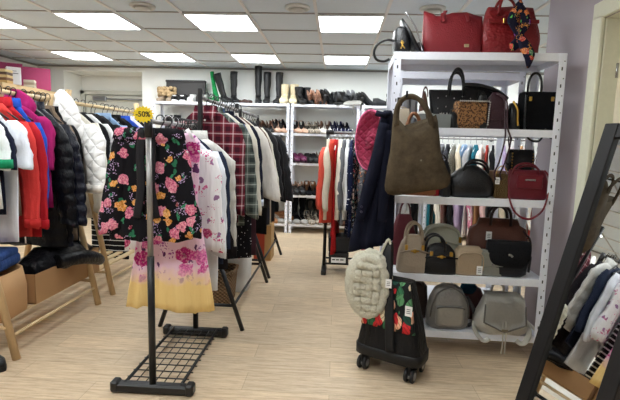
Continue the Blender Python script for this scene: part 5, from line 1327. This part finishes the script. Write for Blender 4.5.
# lower shelves
PAL = {
 'black suede': ((22, 22, 25), BK, suede), 'black leather': ((24, 24, 26), BK, leather), 'nude': ((206, 168, 146), (170, 130, 108), leather), 'taupe': ((136, 116, 100), (96, 80, 68), suede), 'brown': ((96, 64, 46), (60, 40, 30), leather),
 'white': ((228, 224, 218), (200, 190, 176), leather), 'navy': ((30, 34, 62), (24, 26, 40), suede), 'silver': ((160, 158, 154), (120, 118, 114), leather), 'snake print': (lambda: dots('snake_print', (170, 160, 146), (52, 46, 42), 60, .33), (60, 54, 48), None),
 'blush': ((214, 160, 150), (180, 130, 120), leather), 'plum': ((96, 34, 70), (50, 24, 40), leather), 'mint grey': ((150, 172, 168), (90, 100, 100), leather), 'tan': ((150, 98, 58), (90, 58, 36), leather)}
def row(shelf_z, unit_x, ypos, specs, rowname, face):
    for i, (kind, cn, Hh, sh) in enumerate(specs):
        c, c2, mf = PAL[cn]; x = unit_x[0] + i * unit_x[1] * 1.13
        if i > 8: break
        cat = 'boot' if kind in ('ankle', 'boot') else 'sneaker' if kind == 'sneaker' else 'shoe'
        w = {'pump': 'high heel', 'flat': 'flat shoe', 'ankle': 'ankle boot', 'sneaker': 'trainer', 'sandal': 'strappy sandal', 'loafer': 'loafer'}[kind]
        shoe(kind, c, c2, '%s %s' % (cn, w), cat, x, ypos, shelf_z, face + (jit(.12) if i % 2 else jit(.12)), place='%s from left, %s' % (ORD[i], rowname), Hh=Hh, shaft=sh, matf=mf, big=1.22)
P, FL, AN, SN, SA, LO = 'pump', 'flat', 'ankle', 'sneaker', 'sandal', 'loafer'
def doubles(l): return [q for s in l for q in (s, s)]
# third unit (-.69 .. .31), second shelf (z=1.48)
row(1.48, (-.60, .083), 6.90, doubles([(P, 'black leather', .09, 0), (P, 'snake print', .09, 0), (P, 'brown', .10, 0), (P, 'navy', .10, 0), (P, 'black suede', .09, 0)]), 'back row, second shelf behind coral jacket', PI - .3)
row(1.48, (-.61, .084), 6.735, doubles([(SA, 'nude', .05, 0), (P, 'snake print', .06, 0), (P, 'white', .08, 0), (P, 'navy', .08, 0), (P, 'navy', .08, 0)]), 'front row, second shelf behind coral jacket', .35)
row(1.05, (-.60, .083), 6.90, doubles([(FL, 'plum', 0, 0), (P, 'black suede', .06, 0), (P, 'brown', .07, 0), (P, 'black leather', .11, 0), (P, 'black suede', .10, 0)]), 'back row, third shelf behind coral jacket', PI - .4)
row(1.05, (-.61, .084), 6.735, doubles([(LO, 'plum', 0, 0), (LO, 'black leather', 0, 0), (P, 'taupe', .08, 0), (P, 'black suede', .09, 0), (P, 'nude', .06, 0)]), 'front row, third shelf behind coral jacket', .4)
row(.575, (-.60, .083), 6.90, doubles([(P, 'nude', .10, 0), (P, 'tan', .11, 0), (P, 'mint grey', .1, 0), (P, 'black leather', .09, 0), (P, 'silver', .09, 0)]), 'back row, fourth shelf behind coral jacket', PI - .2)
row(.575, (-.61, .084), 6.735, doubles([(LO, 'black leather', 0, 0), (SA, 'black suede', .06, 0), (P, 'black leather', .07, 0), (P, 'mint grey', .06, 0), (FL, 'black suede', 0, 0)]), 'front row, fourth shelf behind coral jacket', .3)
row(.14, (-.60, .105), 6.87, doubles([(AN, 'black suede', .07, .18), (AN, 'black leather', .07, .16), (AN, 'black suede', .08, .17), (AN, 'brown', .05, .14)]), 'back row, bottom shelf behind coral jacket', .3)
row(.14, (-.61, .1), 6.72, doubles([(FL, 'silver', 0, 0), (SA, 'snake print', .05, 0), (FL, 'taupe', 0, 0), (LO, 'brown', 0, 0)]), 'front row, bottom shelf behind coral jacket', .5)
# second unit (-1.715 .. -.705): right half is what shows
N2 = 'shelf below the tall boots'
row(1.48, (-1.28, .084), 6.90, doubles([(P, 'black leather', .08, 0), (P, 'brown', .09, 0), (P, 'black suede', .11, 0)]), 'back row, second ' + N2, PI - .4)
row(1.48, (-1.30, .086), 6.735, doubles([(SA, 'snake print', .05, 0), (P, 'black leather', .08, 0), (SA, 'nude', .05, 0)]), 'front row, second ' + N2, .4)
row(1.05, (-1.28, .084), 6.90, doubles([(P, 'black leather', .08, 0), (P, 'black suede', .10, 0), (P, 'black leather', .10, 0)]), 'back row, third ' + N2, PI - .4)
row(1.05, (-1.30, .086), 6.735, doubles([(LO, 'tan', 0, 0), (P, 'navy', .06, 0), (FL, 'black suede', 0, 0)]), 'front row, third ' + N2, .3)
row(.575, (-1.28, .095), 6.82, doubles([(AN, 'black leather', .05, .16), (AN, 'white', .06, .18), (FL, 'nude', 0, 0)]), 'fourth ' + N2, .2)
row(.14, (-1.28, .095), 6.87, doubles([(SN, 'black suede', 0, .04), (SN, 'snake print', 0, .04), (SN, 'tan', 0, .05)]), 'back row, bottom ' + N2, .9)
row(.14, (-1.30, .097), 6.71, doubles([(LO, 'black leather', 0, 0), (AN, 'tan', .02, .05), (FL, 'silver', 0, 0)]), 'front row, bottom ' + N2, .9)
# fourth unit: left edge shows beside the magenta hat
N4 = 'shelf beside the magenta hat'
row(1.48, (.42, .085), 6.80, doubles([(P, 'black suede', .09, 0), (P, 'nude', .08, 0)]), 'second ' + N4, .5)
row(1.05, (.42, .085), 6.80, doubles([(P, 'brown', .07, 0), (FL, 'navy', 0, 0)]), 'third ' + N4, .5)
# first unit behind the front rack
N1 = 'shelf below the furry boots'
row(1.48, (-2.56, .12), 6.80, doubles([(AN, 'black leather', .04, .10), (P, 'nude', .08, 0), (AN, 'black suede', .05, .12), (SN, 'white', 0, .04)]), 'second ' + N1, .2)
row(1.05, (-2.56, .12), 6.80, doubles([(SN, 'silver', 0, .04), (AN, 'brown', .03, .10), (P, 'taupe', .08, 0), (P, 'black suede', .07, 0)]), 'third ' + N1, .2)

# ------------------------------------------------------------------ left side: shelf unit, folders, boxes
t = thing('bookcase', 'low light wood bookcase against the left wall with magenta files on top', 'bookcase', (-4.40, 6.15, 0))
WD = wood('birch', (206, 178, 136), (6, 1, 6))
for y in (-.58, -.02, .55):
    bm = nb(); box(bm, (0, y, .98), (.36, .022, 1.96), .002); part('side_panel', bm, WD, t)
for z in (.08, .55, 1.05, 1.55, 1.98):
    bm = nb(); box(bm, (0, -.015, z), (.38, 1.18, .03), .002); part('shelf', bm, WD, t)
bm = nb(); box(bm, (-.185, -.015, .98), (.008, 1.15, 1.94)); part('back_panel', bm, WD, t)
bm = nb(); box(bm, (.19, -.015, 1.965), (.02, 1.18, .06), .003); part('front_rail', bm, WD, t)
def cuboid(name, label, cat, p, s, c, rz=0, extra=None, rx=0.0):
    t = thing(name, label, cat, p, rz, rx=rx); bm = nb(); box(bm, (0, 0, s[2] / 2), s, .004); part('body', bm, plain(c, .6), t); 
    if extra: extra(t)
    return t
def spine(t): bm = nb(); box(bm, (.152, 0, .15), (.004, .03, .07)); part('spine_label', bm, plain((226, 190, 205), .6), t)
cuboid('file_box', 'wide magenta file box standing upright on the bookcase', 'file box', (-4.32, 6.38, 1.995), (.12, .34, .30), (166, 56, 100), -.85)
cuboid('file_box', 'dark magenta file lying behind a white box on the bookcase', 'file box', (-4.45, 5.98, 1.995), (.14, .34, .30), (136, 38, 82), -.85)
cuboid('storage_box', 'small white box with a printed panel on the bookcase', 'box', (-4.26, 5.83, 1.995), (.14, .16, .22), (222, 222, 226), -.85, lambda t: part('print', (lambda b: (box(b, (.072, 0, .14), (.002, .10, .012)), box(b, (.072, -.01, .17), (.002, .08, .008)), b)[2])(nb()), plain((120, 120, 128), .6), t))
for i, c in enumerate(((196, 160, 100), (120, 84, 60), (206, 178, 128), (90, 70, 60), (214, 190, 140))):
    cuboid('book', '%s coloured book in the pile at the left end of the bookcase' % ['tan', 'brown', 'straw', 'dark', 'pale'][i], 'book', (-4.30, 5.67, 1.995 + i * .034), (.2, .15, .033), c, .1 + jit(.15))['group'] = 'books piled on the bookcase'
for i, c in enumerate(((206, 196, 176), (176, 160, 140), (214, 206, 190))):
    cuboid('book', '%s flat book in the pile between the two magenta files' % ['cream', 'stone', 'ivory'][i], 'book', (-4.26, 6.14, 1.995 + i * .034), (.14, .12, .033), c, .4)['group'] = 'books piled on the bookcase'
cuboid('picture_frame', 'pale patterned frame leaning behind the magenta file box', 'picture frame', (-4.40, 6.66, 1.995), (.02, .16, .28), (186, 176, 160), -.85)
cuboid('storage_basket', 'slate blue basket on the shelf below the white box', 'basket', (-4.36, 5.85, 1.567), (.24, .36, .22), (60, 74, 104), 0)
cuboid('storage_basket', 'white patterned basket on the right part of the bookcase shelf', 'basket', (-4.36, 6.42, 1.567), (.24, .36, .2), (206, 208, 210), 0)
# boxes and bags on the rack's lower slats
KR = plain((176, 138, 98), .75, 0, .2, .2, 6)
t = thing('cardboard_box', 'long open cardboard box on the lower slats of the near pine rack', 'box', (-2.13, 3.17, .23), 0)
bm = nb()
for c, s in (((0, 0, .004), (.36, .80, .008)), ((-.178, 0, .10), (.006, .80, .2)), ((.178, 0, .10), (.006, .80, .2)), ((0, -.397, .10), (.36, .006, .2)), ((0, .397, .10), (.36, .006, .2))): box(bm, c, s)
part('body', bm, KR, t)
t = thing('paper_bag', 'crumpled brown paper bag on the lower slats beside the cardboard box', 'bag', (-2.10, 2.58, .23), .1)
bm = bagbody([(0, .15, .15), (.01, .155, .155), (.16, .15, .16), (.28, .14, .15), (.27, .125, .135), (.1, .12, .13)], 5, 40, lump=.008); part('body', bm, plain((190, 150, 108), .8, 0, .2, .5, 8), t)
t = thing('puffer_jacket', 'crumpled glossy black puffer lying across the top of the cardboard box', 'jacket', (-2.08, 3.2, .42), PI / 2)
bm = nb(); rings = []
for i in range(19):
    q = i / 18; x = -.36 + .72 * q; hh = .115 * sn(PI * min(max(q, .04), .96)) ** .5; rings.append([Vector((x, .15 * cs(2 * PI * k / 20) * (sn(PI * min(max(q, .05), .95)) ** .3), .01 + (hh + .014 * sn(q * 22) + .012 * sn(k * 1.9 + q * 9)) * sn(2 * PI * k / 20))) for k in range(20)])
loft(bm, rings); part('body', bm, puffer((20, 20, 24)), t)
bm = nb(); tube(bm, [(-.2, -.14, .04), (-.02, -.20, .03), (.15, -.215, -.02), (.24, -.21, -.06)], [.05, .055, .05, .04], 12); part('sleeve', bm, puffer((20, 20, 24)), t)
t = thing('jeans', 'folded blue jeans stuffed in behind the paper bag', 'jeans', (-2.26, 2.46, .51), .2); bm = nb(); box(bm, (0, 0, .04), (.3, .26, .08), .03, None, 3); part('body', bm, cloth((46, 70, 120)), t); bm = nb(); box(bm, (0, -.01, .09), (.29, .24, .05), .02, None, 3); part('leg_fold', bm, cloth((52, 78, 132)), t)
t.location = (-2.14, 2.6, .515)
t = thing('shoe', 'black shoe toe peeking in on the floor at the left edge', 'shoe', (-2.02, 2.44, 0), 1.35); [part(n_, me, None, t) for n_, me, _ in shoe_meshes('loafer', leather((20, 20, 22)), plain((20, 20, 22), .5), .27, 0, 0)]
t.name = 'loafer'; t.location = (-1.98, 2.36, 0)
# baskets and boxes under the middle racks
t = thing('wicker_basket', 'brown wicker basket on the floor below the white dress', 'basket', (-1.0, 3.62, 0), 0)
WK = NB('wicker'); o_ = WK.sep(WK.obj); wv = WK.math('MULTIPLY', WK.math('SINE', WK.math('MULTIPLY', o_[2], 220.0)), WK.math('SINE', WK.math('MULTIPLY', WK.math('ADD', o_[0], o_[1]), 160.0)))
WK.bump(wv, .9, .01); WKM = WK.done(WK.mix(WK.math('MULTIPLY_ADD', wv, .5, .5), srgb((96, 72, 50)), srgb((164, 132, 98))), .8)
bm = bagbody([(0, .16, .13), (.02, .17, .14), (.26, .19, .16), (.27, .18, .15), (.05, .15, .12)], 5, 40); part('body', bm, WKM, t)
bm = nb(); loft(bm, [sup(0, 0, z, a, b, 40, 5) for z, a, b in ((.262, .196, .166), (.285, .2, .17), (.285, .178, .148), (.262, .178, .148))], False, False); part('rim', bm, WKM, t)
t = thing('laundry_basket', 'white woven basket standing behind the wicker basket', 'basket', (-.93, 3.99, 0), 0)
bm = bagbody([(0, .16, .13), (.01, .165, .135), (.40, .18, .15), (.41, .17, .14), (.06, .15, .12)], 5, 40)
part('body', bm, dots('holes', (220, 220, 218), (150, 150, 150), 26, .25), t)
bm = nb(); lathe(bm, [(.016, 0), (.016, .006)], 12, (.10, -.146, .33), M=Matrix.Rotation(PI / 2, 3, 'X')); part('tag', bm, plain((196, 40, 44), .5), t)
t = thing('cardboard_box', 'orange and brown box at the end of the rack nearest the shoe shelves', 'box', (-.80, 5.22, .02), 0)
bm = nb(); box(bm, (0, 0, .2), (.20, .24, .40), .004); part('body', bm, plain((176, 140, 92), .7), t); bm = nb(); box(bm, (-.035, -.122, .2), (.12, .003, .38)); part('panel', bm, plain((168, 62, 40), .6), t)
t.location = (-.81, 5.10, 0)
t = thing('shoe_box', 'black shoe box with white label on the base of the rack behind the navy coat', 'box', (.05, 4.70, .112), 0)
bm = nb(); box(bm, (0, 0, .06), (.20, .30, .12), .003); part('body', bm, plain((26, 26, 28), .6), t)
bm = nb(); box(bm, (0, -.15, .10), (.206, .02, .04), .002); part('lid', bm, plain((26, 26, 28), .6), t)
bm = nb(); box(bm, (0, -.1525, .04), (.15, .003, .055)); lb = part('paper_label', bm, plain((232, 232, 230), .6), t)
bm = nb(); 
for i, (x, w2) in enumerate(((-.05, .03), (-.01, .03), (.035, .035))): box(bm, (x, -.1545, .045), (w2, .001, .012))
part('print', bm, plain((60, 60, 64), .6), lb)
t = thing('shoe_box', 'second black box stacked on the labelled shoe box', 'box', (.05, 4.72, .234), .03); bm = nb(); box(bm, (0, 0, .07), (.22, .30, .14), .003); part('body', bm, plain((30, 30, 32), .6), t); bm = nb(); box(bm, (0, 0, .13), (.226, .306, .03), .002); part('lid', bm, plain((24, 24, 26), .6), t)

# ------------------------------------------------------------------ sale sign
t = thing('sale_sign', 'yellow starburst sign reading -50% on the post of the front black rack', 'sign', (AX - .012, AY0 - .03, AZ + .03), .05)
bm = nb(); N = 18; f = [Vector((.053 * (1 if i % 2 else .78) * cs(PI * i / N), -.002, .042 * (1 if i % 2 else .78) * sn(PI * i / N))) for i in range(2 * N)]
loft(bm, [f, [p + Vector((0, .004, 0)) for p in f]], smooth=False); part('card', bm, plain((246, 214, 40), .6), t)
cu = bpy.data.curves.new('lettering', 'FONT'); cu.body = '-50%'; cu.size = .036; cu.align_x = 'CENTER'; cu.align_y = 'CENTER'; cu.extrude = .0006; cu.offset = .0006
to = bpy.data.objects.new('lettering_curve', cu); COL.objects.link(to)
bpy.context.view_layer.update()
me = bpy.data.meshes.new_from_object(to.evaluated_get(bpy.context.evaluated_depsgraph_get())); bpy.data.objects.remove(to)
me.transform(Matrix.Translation((0, -.0035, 0)) @ Matrix.Rotation(PI / 2, 4, 'X')); me.materials.clear(); me.materials.append(plain((40, 36, 20), .6)); part('lettering', me, None, t)

# ------------------------------------------------------------------ leaning mirror
P0 = Vector((.93, 2.224, .0)); Uv = Vector((.259, .094, .961)); Wv = Vector((.342, -.94, 0)).normalized()
Uv = (Uv - Wv * Uv.dot(Wv)).normalized(); Nv = Wv.cross(Uv) * -1
if Nv.x > 0: Nv = -Nv
MH, MW, MT = 1.53, .46, .075
Mm = Matrix((Wv, -Nv, Uv)).transposed().to_4x4(); Mm.translation = P0
t = thing('standing_mirror', 'tall black framed mirror leaning against the right wall, reflecting the clothes racks', 'mirror'); t.matrix_world = Mm
FRK = wood('dark_frame', (22, 20, 21), (6, 6, 1), .5)
for nme, c, s in (('frame_stile', (MT / 2, .02, MH / 2), (MT, .04, MH)), ('frame_stile', (MW - MT / 2, .02, MH / 2), (MT, .04, MH)), ('frame_rail', (MW / 2, .02, MH - MT / 2), (MW - 2 * MT, .04, MT)), ('frame_rail', (MW / 2, .02, MT / 2), (MW - 2 * MT, .04, MT))):
    bm = nb(); box(bm, c, s, .004); part(nme, bm, FRK, t)
bm = nb(); box(bm, (MW / 2, .022, MH / 2), (MW - 2 * MT + .01, .006, MH - 2 * MT + .01)); part('glass', bm, plain((228, 230, 230), .015, 1.0), t)
bm = nb(); box(bm, (MW / 2, .034, MH / 2), (MW - .04, .006, MH - .04)); part('back_board', bm, plain((90, 80, 70), .8), t)
